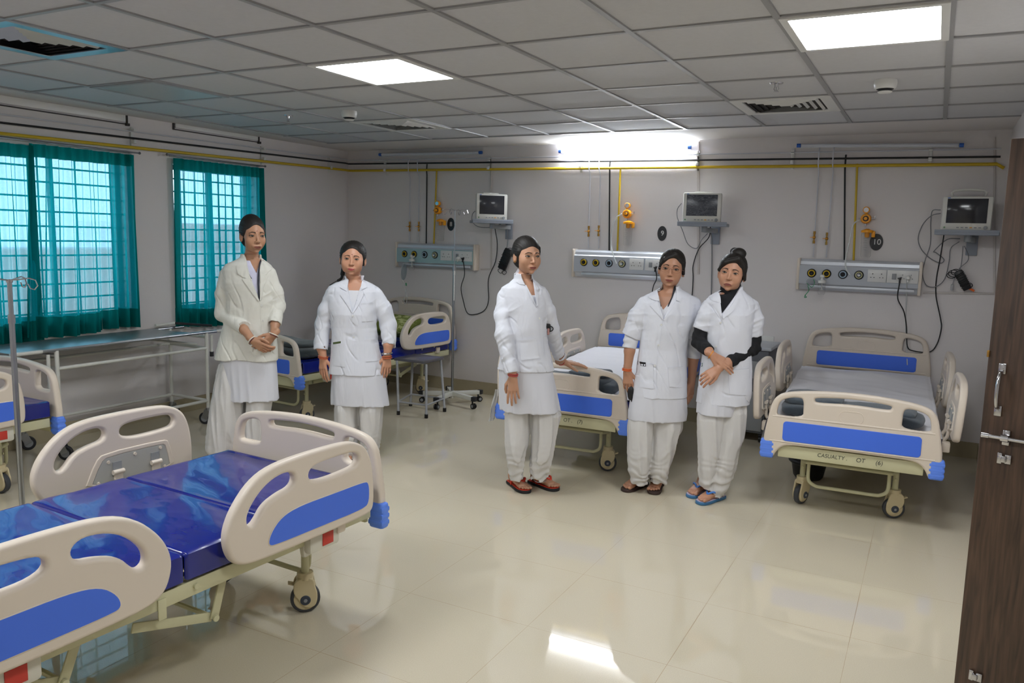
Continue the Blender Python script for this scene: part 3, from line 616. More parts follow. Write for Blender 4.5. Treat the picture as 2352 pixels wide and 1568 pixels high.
cable('bundle_hook_lead', 'bowed grey lead at right of the monitor bracket', [(2215, 565, .08), (2224, 585, .05), (2222, 600, .05), (2205, 615, .05), (2200, 628, .05)], .003, M_CG)
mb = MB(); mb.box((0, 0, 0), (.02, .02, .05), .006); mb.cyl((0, 0, .02), (.01, 0, .08), .003); o = mb.build('probe_connector', mat('probe_grey', 'a4a4a8', .4), loc=Wp(2187, 660, .03)); tag(o, 'small grey probe connector hanging left of the black cord bundle', 'connector')
# humidifier flask and mask at the left and right panels
for bay, (px, py), l in (('eight', (946, 600), 'clear oxygen humidifier flask hanging on the left bed head panel'), ('ten', (1888, 650), 'clear oxygen flask with mask hanging on the right bed head panel')):
    a = Wp(px, py, .13); t = thing('oxygen_flask', l, 'oxygen flask', a, group='oxygen flasks')
    mb = MB(); mb.lathe([(.03, 0), (.03, .022), (.012, .026), (.01, .045)], (0, 0, 0)); mb.cyl((0, 0, .04), (.01, .045, .055), .01); mb.ell((.0, -.01, .055), (.018, .014, .014)); mb.build('cap', M_WHITE, t)
    mb = MB(); mb.lathe([(.026, 0), (.028, -.02), (.028, -.085), (.02, -.092)], (0, 0, 0)); mb.build('flask', M_CLR, t)
    mb = MB(); mb.cyl((0, 0, 0), (0, 0, -.05), .004); mb.lathe([(.013, -.05), (.013, -.056)], (0, 0, 0)); mb.build('dip_tube', M_WHITE, t)
t = thing('oxygen_mask', 'clear oxygen mask with green strap hanging on the right panel', 'oxygen mask', Wp(1866, 650, .12))
mb = MB(); mb.ell((0, 0, 0), (.05, .03, .036), rot=Matrix.Rotation(R_(25), 3, 'Y')); mb.build('mask_shell', M_CLR, t)
mb = MB(); mb.tube(cat_rom([(-.03, -.02, -.02), (-.02, -.03, -.06), (-.045, -.02, -.1), (-.035, -.02, -.115), (-.05, -.02, -.118), (-.045, -.02, -.095)]), .003, 6); mb.tube(cat_rom([(-.04, -.03, .0), (0, -.035, -.03), (.02, -.03, -.0), (.01, -.02, .03)]), .0025, 6); mb.build('strap', mat('green_strap', '2f8a5c', .5), t)
t = thing('oxygen_mask', 'clear oxygen mask and tubing hanging left of the left flask', 'oxygen mask', Wp(928, 625, .12))
mb = MB(); mb.ell((0, 0, 0), (.028, .03, .085), rot=Matrix.Rotation(R_(6), 3, 'Y')); mb.build('mask_shell', mat('mask_bluish', '8fa0a6', .2, alpha=.4), t)
mb = MB(); mb.tube(cat_rom([(.05, -.0, .1), (.0, -.01, .09), (-.03, 0, .04), (-.035, 0, -.05), (.01, 0, -.14), (.02, 0, -.24), (.0, .0, -.3), (.02, 0, -.33), (.04, 0, -.28), (.03, 0, -.2)]), .0035, 6); mb.build('tubing', M_TUBEC, t)
mb = MB(); mb.cyl((.026, 0, -.11), (.03, 0, -.14), .007); mb.build('connector', mat('green_strap', '2f8a5c'), t)
# small items at skirting height of the back wall
mb = MB(); p = Wp(1784, 828); mb.box((0, -.012, 0), (.085, .024, .1), .006); o = mb.build('wall_socket', M_SOCK, loc=(p.x, YB, p.z)); tag(o, 'white socket box low on the back wall left of the right bed', 'socket')
mb = MB(); p = Wp(1757, 800); mb.box((0, -.006, 0), (.1, .012, .22), .003)
for q in (-.06, -.03, .03, .06): mb.cyl((.01, -.012, q), (.01, -.016, q), .006)
o = mb.build('wall_socket', M_SOCK, loc=(p.x+.02, YB, p.z)); tag(o, 'white double socket plate behind the grey locker', 'socket')
# ================================================================ HOSPITAL BEDS
# bed space: y = 0 at the foot end, y = 2.08 at the head, x across, z up
FB_OUT = [(-.47, .34), (-.478, .455), (-.462, .56), (-.445, .66), (-.425, .705), (-.385, .738), (-.30, .757), (-.15, .772), (0, .777), (.15, .772), (.30, .757), (.385, .738), (.425, .705), (.445, .66), (.462, .56), (.478, .455), (.47, .34), (.415, .34), (.40, .38), (.365, .418), (.31, .43), (0, .432), (-.31, .43), (-.365, .418), (-.40, .38), (-.415, .34)]
FB_OUT.reverse()
HOLE = [(.265, .607), (.40, .603), (.405, .625), (.395, .675), (.375, .697), (.33, .712), (.285, .716), (.268, .705), (.266, .65)]
SLOT = [(-.19, .700), (0, .712), (.19, .700), (.203, .712), (.198, .728), (0, .742), (-.198, .728), (-.203, .712)]
def grow(o, d):
    n = len(o); A = sum(o[i][0]*o[(i+1) % n][1]-o[(i+1) % n][0]*o[i][1] for i in range(n)); sg = 1 if A > 0 else -1; out = []
    for i in range(n):
        a, b = o[i-1], o[(i+1) % n]; tx, ty = b[0]-a[0], b[1]-a[1]; L = math.hypot(tx, ty) or 1; out.append((o[i][0]+sg*ty/L*d, o[i][1]-sg*tx/L*d))
    return out
def board_meshes():
    T = Matrix.Rotation(R_(90), 4, 'X')
    o = smooth(FB_OUT, 2); h = grow(smooth(HOLE, 2), .004); h2 = [(-x, y) for x, y in reversed(h)]; s = grow(smooth(SLOT, 2), .002)
    out = {}
    mb = MB(); mb.plate([o, h, h2, s], .042, .013, T, res=4)
    # raised lip under the panel and oval boss
    mb.tube([(-.44, -.018, .447), (0, -.02, .449), (.44, -.018, .447)], .006, 8); mb.tube([(-.43, -.016, .596), (0, -.018, .598), (.43, -.016, .596)], .007, 8)
    ov = smooth(rrect(.13, .066, .032, 5, (0, .637)), 1); mb.tube([(x, -.0205, z) for x, z in ov], .0025, 6, closed=True)
    out['board'] = mb.mesh('foot_board', M_CREAM)
    mb = MB(); mb.plate([rrect(.735, .118, .02, 5, (0, .513))], .006, .002, Matrix.Translation((0, -.0215, 0)) @ T); out['blue'] = mb.mesh('blue_panel', M_BLUE)
    mb = MB(); mb.plate([rrect(.745, .128, .024, 5, (0, .513)), rrect(.733, .116, .02, 5, (0, .513))], .006, .002, Matrix.Translation((0, -.0205, 0)) @ T); 
    out['bumper'] = {}
    for s in (-1, 1):
        mb = MB(); mb.box((s*.452, .004, .394), (.078, .052, .116), .014, seg=3)
        for q in range(3): mb.box((s*.4525, .005, .363+.03*q), (.0805, .0545, .022), .006)
        out['bumper'][s] = mb.mesh('corner_bumper', M_BUMP)
    mb = MB(); mb.box((0, .012, .385), (.78, .02, .075), .004); out['beam'] = mb.mesh('end_beam', M_STEELC)
    return out
BM = board_meshes()
RAIL_O = [(.762, .557), (.757, .614), (.720, .681), (.646, .752), (.553, .787), (.40, .795), (.20, .793), (.115, .782), (.05, .745), (.018, .685), (.002, .60), (0, .50), (.012, .466), (.05, .455), (.30, .453), (.60, .456), (.69, .465), (.738, .492)]
RAIL_H1 = [(.37, .692), (.372, .722), (.335, .738), (.20, .742), (.12, .738), (.095, .716), (.105, .690), (.14, .682), (.30, .676)]
RAIL_H2 = [(.668, .612), (.66, .65), (.61, .702), (.55, .733), (.48, .742), (.448, .722), (.46, .692), (.52, .684), (.592, .66), (.632, .612), (.652, .600)]
RAIL_B = [(.585, .503), (.572, .545), (.52, .59), (.43, .606), (.25, .604), (.07, .604), (.038, .594), (.036, .512), (.065, .490), (.30, .492), (.55, .494)]
def rail_meshes():
    """u runs from the tall end; plate faces +x in bed space, u along +y"""
    T = Matrix(((0, 0, 1, 0), (1, 0, 0, 0), (0, 1, 0, 0), (0, 0, 0, 1)))
    area = lambda o: sum(a[0]*b[1]-b[0]*a[1] for a, b in zip(o, o[1:]+o[:1]))
    f = lambda o, n=2: smooth(o, n)
    mb = MB(); mb.plate([grow(f(RAIL_O), .002), grow(f(RAIL_H1), .004), grow(f(RAIL_H2), .007)], .04, .013, T, res=4)
    bo = f(RAIL_B); mb.tube([(.0195, u, z) for u, z in bo], .0035, 6, closed=True)
    out = {'rail': mb.mesh('side_rail', M_CREAM)}
    mb = MB(); mb.plate([bo], .005, .0015, Matrix.Translation((.0205, 0, 0)) @ T); out['blue'] = mb.mesh('blue_panel', M_BLUE)
    q = [(.10, .47), (.13, .615), (.16, .63), (.46, .63), (.50, .60), (.56, .47)]
    q2 = [(.125, .475), (.15, .598), (.17, .61), (.44, .61), (.475, .59), (.53, .475)]
    mb = MB(); mb.plate([f(q, 1), f(q2, 1)], .012, .004, Matrix.Translation((-.019, 0, 0)) @ T); mb.build
    hp = MB(); hp.plate([f(q2, 1)], .008, .002, Matrix.Translation((-.020, 0, 0)) @ T)
    for u, z in ((.18, .595), (.31, .595), (.44, .585), (.16, .5), (.49, .5)): hp.lathe([(.008, 0), (.007, .004)], (-.024, u, z), (-1, 0, 0), 12, m=1)
    for u in (.21, .40):
        hp.box((-.026, u, .55), (.004, .042, .06), m=2); hp.cyl((-.034, u-.026, .535), (-.034, u+.026, .535), .011, m=1); hp.box((-.032, u, .51), (.014, .04, .04), .004, m=1)
    out['frame'] = mb.mesh('panel_surround', M_CREAM)
    out['hinge'] = hp.mesh('hinge_plate', [mat('hinge_grey', 'aaa9a4', .4), M_CREAM, M_GREY])
    return out
RM = rail_meshes()
def caster_mesh(turn):
    out = {}
    mb = MB(); R = Matrix.Rotation(turn, 3, 'Z'); f = lambda p: R @ Vector(p)
    T = Matrix.Rotation(turn, 4, 'Z')
    sh = smooth([(-.050, .055), (-.040, .028), (-.012, .02), (.012, .032), (.028, .06), (.048, .085), (.05, .13), (.034, .155), (-.034, .158), (-.042, .11), (-.050, .09)], 2)
    for s in (-1, 1):
        mb.plate([sh], .012, .005, T @ Matrix.Translation((0, s*.025, .004)) @ Matrix.Rotation(R_(90), 4, 'X'))
    mb.M = T; mb.box((.002, 0, .145), (.07, .06, .03), .01); mb.cyl((0.0, 0, .15), (0.0, 0, .178), .034); mb.box((.05, 0, .128), (.045, .03, .008), .003, Matrix.Rotation(R_(-20), 3, 'Y')); mb.M = Matrix()
    out['fork'] = mb.mesh('caster_housing', mat('caster_cream', 'c9bb98', .4))
    mb = MB(); mb.M = T
    mb.lathe([(.056, -.017), (.062, -.012), (.0625, 0), (.062, .012), (.056, .017)], (0, 0, .0625), (0, 1, 0), 32, m=0)
    for s in (-1, 1): mb.lathe([(.049, 0), (.044, .004)], (0, s*.0165, .0625), (0, s, 0), 28, m=3)
    for s in (-1, 1): mb.lathe([(.022, .0), (.02, .004)], (0, s*.031, .0625), (0, s, 0), 20, m=1); mb.lathe([(.008, 0), (.007, .004)], (0, s*.035, .0625), (0, s, 0), 12, m=2)
    out['wheel'] = mb.mesh('wheel', [mat('tyre_grey', '3e4045', .55), mat('hub_slate', '3c4350', .45), M_GREY, mat('caster_cream', 'c9bb98')])
    return out
CASTERS = [caster_mesh(a) for a in (R_(18), R_(46), R_(62))]
def frame_mesh():
    mb = MB()
    for s in (-1, 1):
        mb.box((s*.43, 1.04, .42), (.03, 1.98, .055), .004); mb.box((s*.405, 1.04, .452), (.03, 1.9, .018), .003)
        mb.box((s*.30, 1.04, .345), (.04, 1.55, .035), .003)
    for y in (.06, .55, 1.0, 1.5, 2.02): mb.box((0, y, .415), (.84, .035, .05), .003)
    for y in (.26, 1.82): mb.box((0, y, .35), (.64, .05, .045), .004)
    return mb.mesh('bed_frame', M_STEELC)
def deck_mesh():
    mb = MB()
    for a, b in ((.06, .50), (.52, .93), (.95, 2.0)): mb.box((0, (a+b)/2, .456), (.82, b-a, .008), .002)
    return mb.mesh('deck', M_STEELC)
def legs_mesh():
    out = {}
    for y in (.26, 1.82):
        for s in (-1, 1):
            mb = MB(); mb.cyl((s*.262, y, .17), (s*.262, y, .36), .0165); mb.box((s*.262, y, .345), (.05, .05, .03), .004)
            mb.cyl((s*.262, y-.02, .24), (s*.262, y-.026, .24), .007); out[(s, y)] = mb.mesh('leg', M_STEELC)
    return out
def ubar_mesh():
    mb = MB(); y = .2
    mb.tube(cat_rom([(-.225, y, .285), (-.225, y, .20), (-.215, y, .165), (-.185, y, .145), (-.15, y, .14), (0, y, .14), (.15, y, .14), (.185, y, .145), (.215, y, .165), (.225, y, .20), (.225, y, .285)], 4), .011, 10)
    mb.tube([(-.262, y+.05, .28), (-.24, y, .285), (.24, y, .285), (.262, y+.05, .28)], .012, 10); return mb.mesh('foot_push_bar', M_STEELC)
def link_mesh():
    mb = MB()
    for s in (-1, 1):
        mb.bar((s*.385, .78, .40), (s*.385, .83, .24), .008, .034, .003, up=(0, 1, 0)); mb.bar((s*.375, .83, .245), (s*.375, 1.14, .335), .008, .034, .003)
        for p in ((s*.392, .78, .395), (s*.392, .83, .245)): mb.cyl(p, (p[0]+s*.008, p[1], p[2]), .012, seg=12)
        mb.bar((s*.36, 1.30, .40), (s*.36, 1.36, .25), .008, .034, .003, up=(0, 1, 0)); mb.bar((s*.35, 1.36, .255), (s*.35, 1.62, .34), .008, .034, .003)
        mb.cyl((s*.366, 1.36, .255), (s*.376, 1.36, .255), .012, seg=12)
        for y in (.95, 1.35, 1.55): mb.cyl((s*.444, y, .425), (s*.454, y, .425), .010, seg=12)
        mb.box((s*.448, 1.08, .395), (.006, .03, .07), .002)
        mb.tube([(s*.45, .80, .475), (s*.455, .80, .50), (s*.455, .72, .505), (s*.45, .72, .47)], .004, 6)
    mb.tube([(-.36, .83, .245), (.36, .83, .245)], .009, 8); mb.tube([(-.36, 1.36, .255), (.36, 1.36, .255)], .009, 8)
    mb.tube([(0, .1, .36), (0, .9, .30)], .010, 8); mb.tube([(.14, .1, .36), (.12, 1.4, .30)], .010, 8)
    return mb.mesh('crank_linkage', M_STEELC)
def bracket_mesh(s):
    """plastic height-lock housing with a red decal, one side"""
    mb = MB(); mb.box((s*.452, 0, .405), (.05, .17, .09), .016); mb.bar((s*.448, -.05, .40), (s*.43, .09, .375), .03, .07, .012); h = mb.mesh('lock_housing', mat('housing_white', 'cfccc0', .4))
    mb = MB(); mb.box((s*.479, -.01, .405), (.003, .06, .05), .001); d = mb.mesh('red_decal', M_RED); return h, d
def arms_mesh():
    mb = MB()
    for u in (.21, .40): mb.tube(cat_rom([(-.05, u, .42), (-.045, u, .46), (-.03, u, .49), (-.028, u, .53)], 4), .010, 8); mb.bar((-.10, u, .435), (-.04, u, .44), .03, .012, .002)
    mb.box((-.045, .305, .44), (.014, .30, .03), .004); mb.box((-.04, .16, .435), (.05, .05, .06), .008); return mb.mesh('rail_arm', M_CREAM)
FR, DK, LG, UB, LK, AR = frame_mesh(), deck_mesh(), legs_mesh(), ubar_mesh(), link_mesh(), arms_mesh()
BK = {s: bracket_mesh(s) for s in (-1, 1)}
M_VINYL = mat('blue_vinyl', '101e7c', .19, coat=.25, var=.08, vscale=2)
def mattress_mesh(seed=0, joints=(.045, .60, .995, 1.48, 2.0)):
    mb = MB(); W2 = .455
    for a, b in zip(joints, joints[1:]):
        a += .003; b -= .003; NX, NY = 90, int(110*(b-a)/.5)
        def fn(u, v):
            # cross profile: bottom-left, up, over the top, down
            y = a+(b-a)*v; e = min(v*(b-a), (1-v)*(b-a)); rr = .010; pinch = (rr-math.sqrt(max(0, rr*rr-(rr-min(e, rr))**2)))
            s = u*(2*W2+.20); h = .095; zb_ = .46
            if s < .10: x, z = -W2, zb_+min(s, .1)/.1*h
            elif s > .10+2*W2: x, z = W2, zb_+(1-(s-.10-2*W2)/.1)*h
            else: x, z = -W2+(s-.10), zb_+h
            x_in = W2-abs(x)
            if x_in < .015 and z > zb_+h-.015: z -= .006*(1-x_in/.015); 
            p = Vector((x*2.2+seed, y*2.6, seed*1.7))
            w = mnoise.noise(Vector((x*1.6+seed*3, y*6+x*2.6*math.sin(y*2+seed), 1.3)))
            w2 = mnoise.ridged_multi_fractal(Vector((x*1.7+seed, y*2.6+x*1.1, seed)), 1, 2.1, 4, .9, 2)
            w3 = mnoise.noise(Vector((x*14, y*20+x*6, seed)))
            top = min(1, max(0, (z-zb_)/h)); edge = min(1, x_in/.05)*min(1, e/.03)
            dz_ = (.011*w+.0040*(w2-1.0)+.0006*w3)*top*(.25+.75*edge)
            dx_ = (.004*mnoise.noise(Vector((y*9, z*9, seed))))*(1-edge)
            return (x*(1-pinch/W2)+dx_, y, z+dz_-pinch*top+ (pinch*.5 if top < .1 else 0))
        mb.grid(NX, NY, fn)
        # end walls
        for y in (a, b):
            mb.add([(-W2+.02, y, .465), (W2-.02, y, .465), (W2-.02, y, .537), (-W2+.02, y, .537)], [(0, 1, 2, 3)] if y == b else [(3, 2, 1, 0)])
    return mb.mesh('mattress', M_VINYL, sharp=60)
MAT1, MAT2 = mattress_mesh(0), mattress_mesh(3.3)
def make_bed(label, foot, head, mattress=None, rails=((1, 0), (1, 1), (-1, 0), (-1, 1)), rail_out=(.035, .035), splay=0, rail_dz=(0, 0), rail_dy=(0, 0), head_lift=.18, cast=(0, 1, 2, 1), dz=0):
    foot = Vector(foot); d = Vector(head)-foot; rz = math.atan2(-d.x, d.y)
    t = thing('hospital_bed', label, 'hospital bed', (foot.x, foot.y, 0), rz, group='cream and blue hospital beds')
    L = 2.04
    fb = link('foot_board', BM['board'], t); link('blue_panel', BM['blue'], fb)
    for s in (-1, 1): link('corner_bumper', BM['bumper'][s], fb)
    link('end_beam', BM['beam'], t)
    T = Matrix.Translation((0, L+.04, head_lift))   # the blue panel of the head board faces the mattress
    hb = link('head_board', BM['board'], t); hb.matrix_local = T
    link('blue_panel', BM['blue'], hb)
    for s in (-1, 1): o = link('corner_bumper', BM['bumper'][s], hb, loc=(0, 0, -.08))
    mb = MB(); mb.box((0, 0, .36-.0), (.90, .03, .12), .01); mb.build('skirt', M_CREAM, hb)
    link('bed_frame', FR, t); link('deck', DK, t); link('foot_push_bar', UB, t); link('crank_linkage', LK, t)
    i = 0
    for (s, y), me in LG.items():
        link('leg', me, t); c = CASTERS[cast[i] % 3]
        ca = link('caster', c['fork'], t, loc=(s*.262, y, 0)); link('wheel', c['wheel'], ca); i += 1
    for s in (-1, 1):
        for y in (.36, 1.56):
            h = link('lock_housing', BK[s][0], t, loc=(0, y, 0)); link('red_decal', BK[s][1], h)
    for s, e in rails:
        u0 = .095 if e == 0 else 1.83
        r = link('side_rail', RM['rail'], t)
        Mx = Matrix.Translation((s*(.455+rail_out[s > 0]), u0+rail_dy[s > 0], rail_dz[s > 0])) @ Matrix.Diagonal((s, 1 if e == 0 else -1, 1, 1)) @ Matrix.Translation((0, 0, .45)) @ Matrix.Rotation(splay, 4, 'Y') @ Matrix.Translation((0, 0, -.45))
        r.matrix_local = Mx
        for k in ('blue', 'hinge', 'frame'): link({'blue': 'blue_panel', 'hinge': 'hinge_plate', 'frame': 'panel_surround'}[k], RM[k], r)
        a = link('rail_arm', AR, t); a.matrix_local = Matrix.Translation((s*(.455+rail_out[s > 0]), u0+rail_dy[s > 0], rail_dz[s > 0]*.5)) @ Matrix.Diagonal((s, 1 if e == 0 else -1, 1, 1))
    mo = link('mattress', mattress or MAT1, t)
    return t
M_INK = mat('marker_ink', '505249', .6)
def writing(t, parts):
    for s, x, sz in parts: text('marker_writing', s, sz, Matrix.Translation((x, .0005, .388)) @ Matrix.Rotation(R_(90), 4, 'X') @ Matrix(((1, .12, 0, 0), (0, 1, 0, 0), (0, 0, 1, 0), (0, 0, 0, 1))), M_INK, t, ext=.0003, align='LEFT', squeeze=.95)
b6 = make_bed('hospital bed at right with white sheet, marked (6) at its foot end', (-.350, 4.885, 0), (-.43, 6.9, 0), rail_out=(.085, .085), splay=R_(4), cast=(2, 0, 1, 1), rail_dz=(.075, .075)); writing(b6, (('CASUALTY .', -.168, .032), ('OT', .042, .036), ('(6)', .145, .036)))
b7 = make_bed('hospital bed in the middle with white sheet, marked (7), a hand on its foot board', (-2.165, 4.86, 0), (-2.25, 6.9, 0), rails=((1, 1), (-1, 1), (-1, 0)), rail_out=(.06, .06), splay=R_(3), cast=(2, 0, 1, 1), rail_dz=(.03, .03)); writing(b7, (('OT .', .02, .036), ('(7)', .12, .036)))
b8 = make_bed('hospital bed in the back left corner with blue mattress and green pillow', (-4.93, 4.86, 0), (-4.77, 6.9, 0), MAT2, rails=((1, 1), (-1, 1)), cast=(0, 2, 1, 0), rail_dz=(.04, .065), rail_dy=(.08, .15))
bf = make_bed('large foreground hospital bed with shiny dark blue mattress at bottom left', (-2.515, 2.735, 0), (-2.60, .69, 0), MAT1, rail_out=(.045, .185), cast=(1, 0, 2, 0), rail_dy=(.02, .03), rail_dz=(-.004, -.003))
bl = make_bed('hospital bed cut off by the left edge, behind the foreground pole', (-5.13, 2.95, 0), (-5.18, .90, 0), MAT2, rail_dy=(.13, .13), rails=((1, 0), (1, 1), (-1, 0), (-1, 1)))
# ---------------------------------------------------------------- bedding
M_SHEET = mat('white_sheet', 'dadae0', .8, bump=.1, bscale=400)
M_BLK = mat('slate_blanket', '4c5660', .95, bump=.4, bscale=350, sheen=.3)
M_BLK2 = mat('dark_slate_blanket', '3f4648', .95, bump=.4, bscale=350, sheen=.3)
def sheet(bed, label, seed, drop, humps=()):
    t = MB(); W2 = .467
    def fn(u, v):
        y = .05+1.94*v; s = (u-.5)*2*(W2+drop)
        x = max(-W2, min(W2, s)); over = abs(s)-W2
        z = .563+.05*max(0, (v-.30))**1.0*1.6
        z += .010*mnoise.noise(Vector((x*3+seed, y*3, seed)))+.005*mnoise.ridged_multi_fractal(Vector((x*1.3+seed, y*5+x*1.5, seed)), 1, 2, 3, .9, 2)-.004+.010*abs(mnoise.noise(Vector((x*1.2+seed, y*7+x, seed))))
        for hx, hy, rx, ry, hh in humps: z += hh*math.exp(-((x-hx)/rx)**2-((y-hy)/ry)**2)
        if over > 0:
            sg = 1 if s > 0 else -1; k = over/drop
            z -= over*(1+.25*math.sin(y*5+seed)); x = sg*(W2+.004+.020*math.sin(y*26+seed+sg)*k+.02*k*mnoise.noise(Vector((y*4, seed, sg))))
        elif over > -.02: z -= .004
        return (x, y, z)
    t.grid(130, 160, fn); o = t.build('bed_sheet', M_SHEET, sharp=0)
    o.matrix_world = Matrix.Translation(bed.location) @ Matrix.Rotation(bed.rotation_euler.z, 4, 'Z'); return tag(o, label, 'bed sheet')
sheet(b6, 'white sheet spread over the mattress of the right bed marked (6)', 1.0, .11, ((0, 1.72, .36, .16, .035),))
sheet(b7, 'white sheet spread over the mattress of the middle bed marked (7)', 5.0, .12, ((0, 1.62, .36, .25, .07), (-.1, 1.1, .4, .3, .03)))
def cloth_pile(bed, name, label, cat, m, parts, seed, zb_=.572):
    """folded cloth: stacked rounded folds"""
    b = MB()
    for (x0, x1, y0, y1, z0, th, ang) in parts:
        def fn(u, v, x0=x0, x1=x1, y0=y0, y1=y1, z0=z0, th=th):
            a = u*2*math.pi; cx, cy = (x0+x1)/2, (y0+y1)/2
            sq = lambda c, e: math.copysign(abs(c)**e, c)
            ph = (v-.5)*math.pi
            r = abs(math.cos(ph))**.45
            x = cx+(x1-x0)/2*sq(math.cos(a), .45)*r; y = cy+(y1-y0)/2*sq(math.sin(a), .45)*r; z = z0+th/2+th/2*sq(math.sin(ph), .55)
            n = mnoise.noise(Vector((x*7+seed, y*7, z*14)))*.012+mnoise.noise(Vector((x*20+seed, y*16, z*30)))*.004
            return Vector((x+n, y+n*.8, max(z+n*(.9 if ph > -1 else 0)*(1 if z > z0+.01 else 0), z0-.001)))
        b.grid(64, 30, fn, closed_u=True)
    o = b.build(name, m, sharp=0); o.matrix_world = Matrix.Translation(bed.location) @ Matrix.Rotation(bed.rotation_euler.z, 4, 'Z'); return tag(o, label, cat)
cloth_pile(b6, 'blanket', 'dark slate blanket rolled at the foot of the right bed', 'blanket', M_BLK, ((-.41, .38, .07, .42, .572, .085, 0), (-.40, -.06, .12, .46, .635, .065, 0), (-.1, .34, .1, .36, .63, .04, 0)), 2)
cloth_pile(b7, 'blanket', 'dark grey blanket folded at the foot of the middle bed', 'blanket', M_BLK, ((-.30, .30, .06, .34, .572, .10, 0), (.10, .34, .08, .26, .572, .08, 0), (-.02, .26, .12, .34, .66, .05, 0)), 6)
cloth_pile(b8, 'blanket', 'dark teal-grey blanket folded at the foot of the corner bed', 'blanket', M_BLK2, ((-.42, .40, .10, .52, .557, .09, 0), (-.36, .34, .14, .46, .635, .05, 0), (-.1, .38, .12, .3, .557, .06, 0)), 9)
def pillow(bed, label, x, y, z, w, d, h, m, tilt):
    b = MB()
    def fn(u, v):
        a = u*2*math.pi; ph = (v-.5)*math.pi; sq = lambda c, e: math.copysign(abs(c)**e, c)
        r = math.cos(ph)**.7; X = w/2*sq(math.cos(a), .6)*r; Y = d/2*sq(math.sin(a), .6)*r; k = (1-(abs(X)/(w/2))**4)*(1-(abs(Y)/(d/2))**4)
        Z = h/2*sq(math.sin(ph), .8)*(.35+.65*max(0, k))
        n = mnoise.noise(Vector((X*9, Y*9, Z*6)))*.006
        return Vector((X, Y, Z+n))
    b.grid(64, 32, fn, closed_u=True); o = b.build('pillow', m, sharp=0)
    o.matrix_world = Matrix.Translation(bed.location) @ Matrix.Rotation(bed.rotation_euler.z, 4, 'Z') @ Matrix.Translation((x, y, z)) @ Matrix.Rotation(R_(tilt), 4, 'X'); return tag(o, label, 'pillow')
def print_mat():
    m = mat('green_leaf_print', '7e8640', .9); nt = m.node_tree; b = nt.nodes['Principled BSDF']; tc = nt.nodes.new('ShaderNodeTexCoord')
    v = nt.nodes.new('ShaderNodeTexVoronoi'); v.feature = 'SMOOTH_F1'; v.inputs['Scale'].default_value = 11; n = nt.nodes.new('ShaderNodeTexNoise'); n.inputs['Scale'].default_value = 7
    ad = nt.nodes.new('ShaderNodeVectorMath'); ad.operation = 'MULTIPLY_ADD'; ad.inputs[1].default_value = (.25, .25, .25); nt.links.new(n.outputs['Color'], ad.inputs[0]); nt.links.new(tc.outputs['Object'], ad.inputs[2]); nt.links.new(ad.outputs[0], v.inputs['Vector'])
    r = nt.nodes.new('ShaderNodeValToRGB'); e = r.color_ramp.elements; e[0].position = .30; e[0].color = (*lin('b3b67c'), 1); e[1].position = .38; e[1].color = (*lin('737d36'), 1)
    nt.links.new(v.outputs['Distance'], r.inputs[0]); nt.links.new(r.outputs[0], b.inputs['Base Color']); return m
pillow(b8, 'green leaf-printed pillow on the corner bed', .02, 1.68, .69, .70, .44, .20, print_mat(), 6)
cloth_pile(b8, 'folded_cloth', 'dark maroon folded cloth beside the green pillow on the corner bed', 'folded cloth', mat('maroon_cloth', '4a2426', .9), ((.26, .42, 1.50, 1.84, .557, .09, 0),), 12)
# white towel hanging at the left end of the middle bed's foot board
b = MB(); b.grid(16, 30, lambda u, v: (-.47-.045*v-.01*math.sin(u*9), -.055+.08*u+.006*math.sin(v*9+u*4), .55-.23*v)); b.grid(16, 30, lambda u, v: (-.4745-.045*v-.01*math.sin(u*9), -.055+.08*u+.006*math.sin(v*9+u*4), .55-.23*v))
o = b.build('towel', mat('towel_white', 'd2d2cf', .9), sharp=0); o.matrix_world = b7.matrix_basis @ Matrix(); tag(o, 'white cloth hanging off the left end of the middle bed foot board', 'towel')
# ================================================================ OTHER FURNITURE
# stretcher trolley along the left wall
tr = thing('stretcher_trolley', 'white tube stretcher trolley with shiny steel top under the windows', 'trolley', (-5.24, 3.30, 0))
X0, X1, Y1, ZT = 0, -.44, 1.27, .775
mb = MB()
for x, y in ((X0, 0), (X0, Y1), (X1, 0), (X1, Y1)):
    g = MB(); g.cyl((x, y, .13), (x, y, ZT-.01), .0145); g.build('leg', M_STEELW, tr)
for z in (.64, .20):
    for x in (X0, X1): mb.cyl((x, 0, z), (x, Y1, z), .0125)
    for y in (0, Y1): mb.cyl((X0, y, z), (X1, y, z), .0125)
for y in (0, Y1): mb.cyl((X0, y, ZT-.045), (X1, y, ZT-.045), .0115)
mb.build('frame', M_STEELW, tr)
mb = MB()
for x in (X0, X1): mb.tube([(x, -.12, ZT-.005), (x, Y1+.14, ZT-.005)], .0125)
mb.build('top_rail', M_SST, tr)
mb = MB(); mb.box(((X0+X1)/2, .395, ZT+.004), (X0-X1+.02, 1.43, .006), .002); mb.box((X0+.006, .395, ZT-.002), (.008, 1.43, .018), .003); mb.build('steel_top', mat('top_steel', 'a3acb0', .34, metal=.8, var=.06, vscale=5), tr)
mb = MB(); mb.cyl((X0, Y1+.10, ZT-.005), (X0, Y1+.30, ZT-.005), .0135); mb.cyl((X1, Y1-.14, ZT+.03), (X1, Y1+.05, ZT+.035), .0135); mb.cyl((X0, -.29, ZT-.005), (X0, -.10, ZT-.005), .0135)
mb.cyl((X0, Y1+.05, ZT-.03), (X0, Y1+.05, ZT-.17), .012); mb.cyl((X0, -.06, ZT-.03), (X0, -.06, ZT-.3), .012); mb.build('handle', M_STEELW, tr)
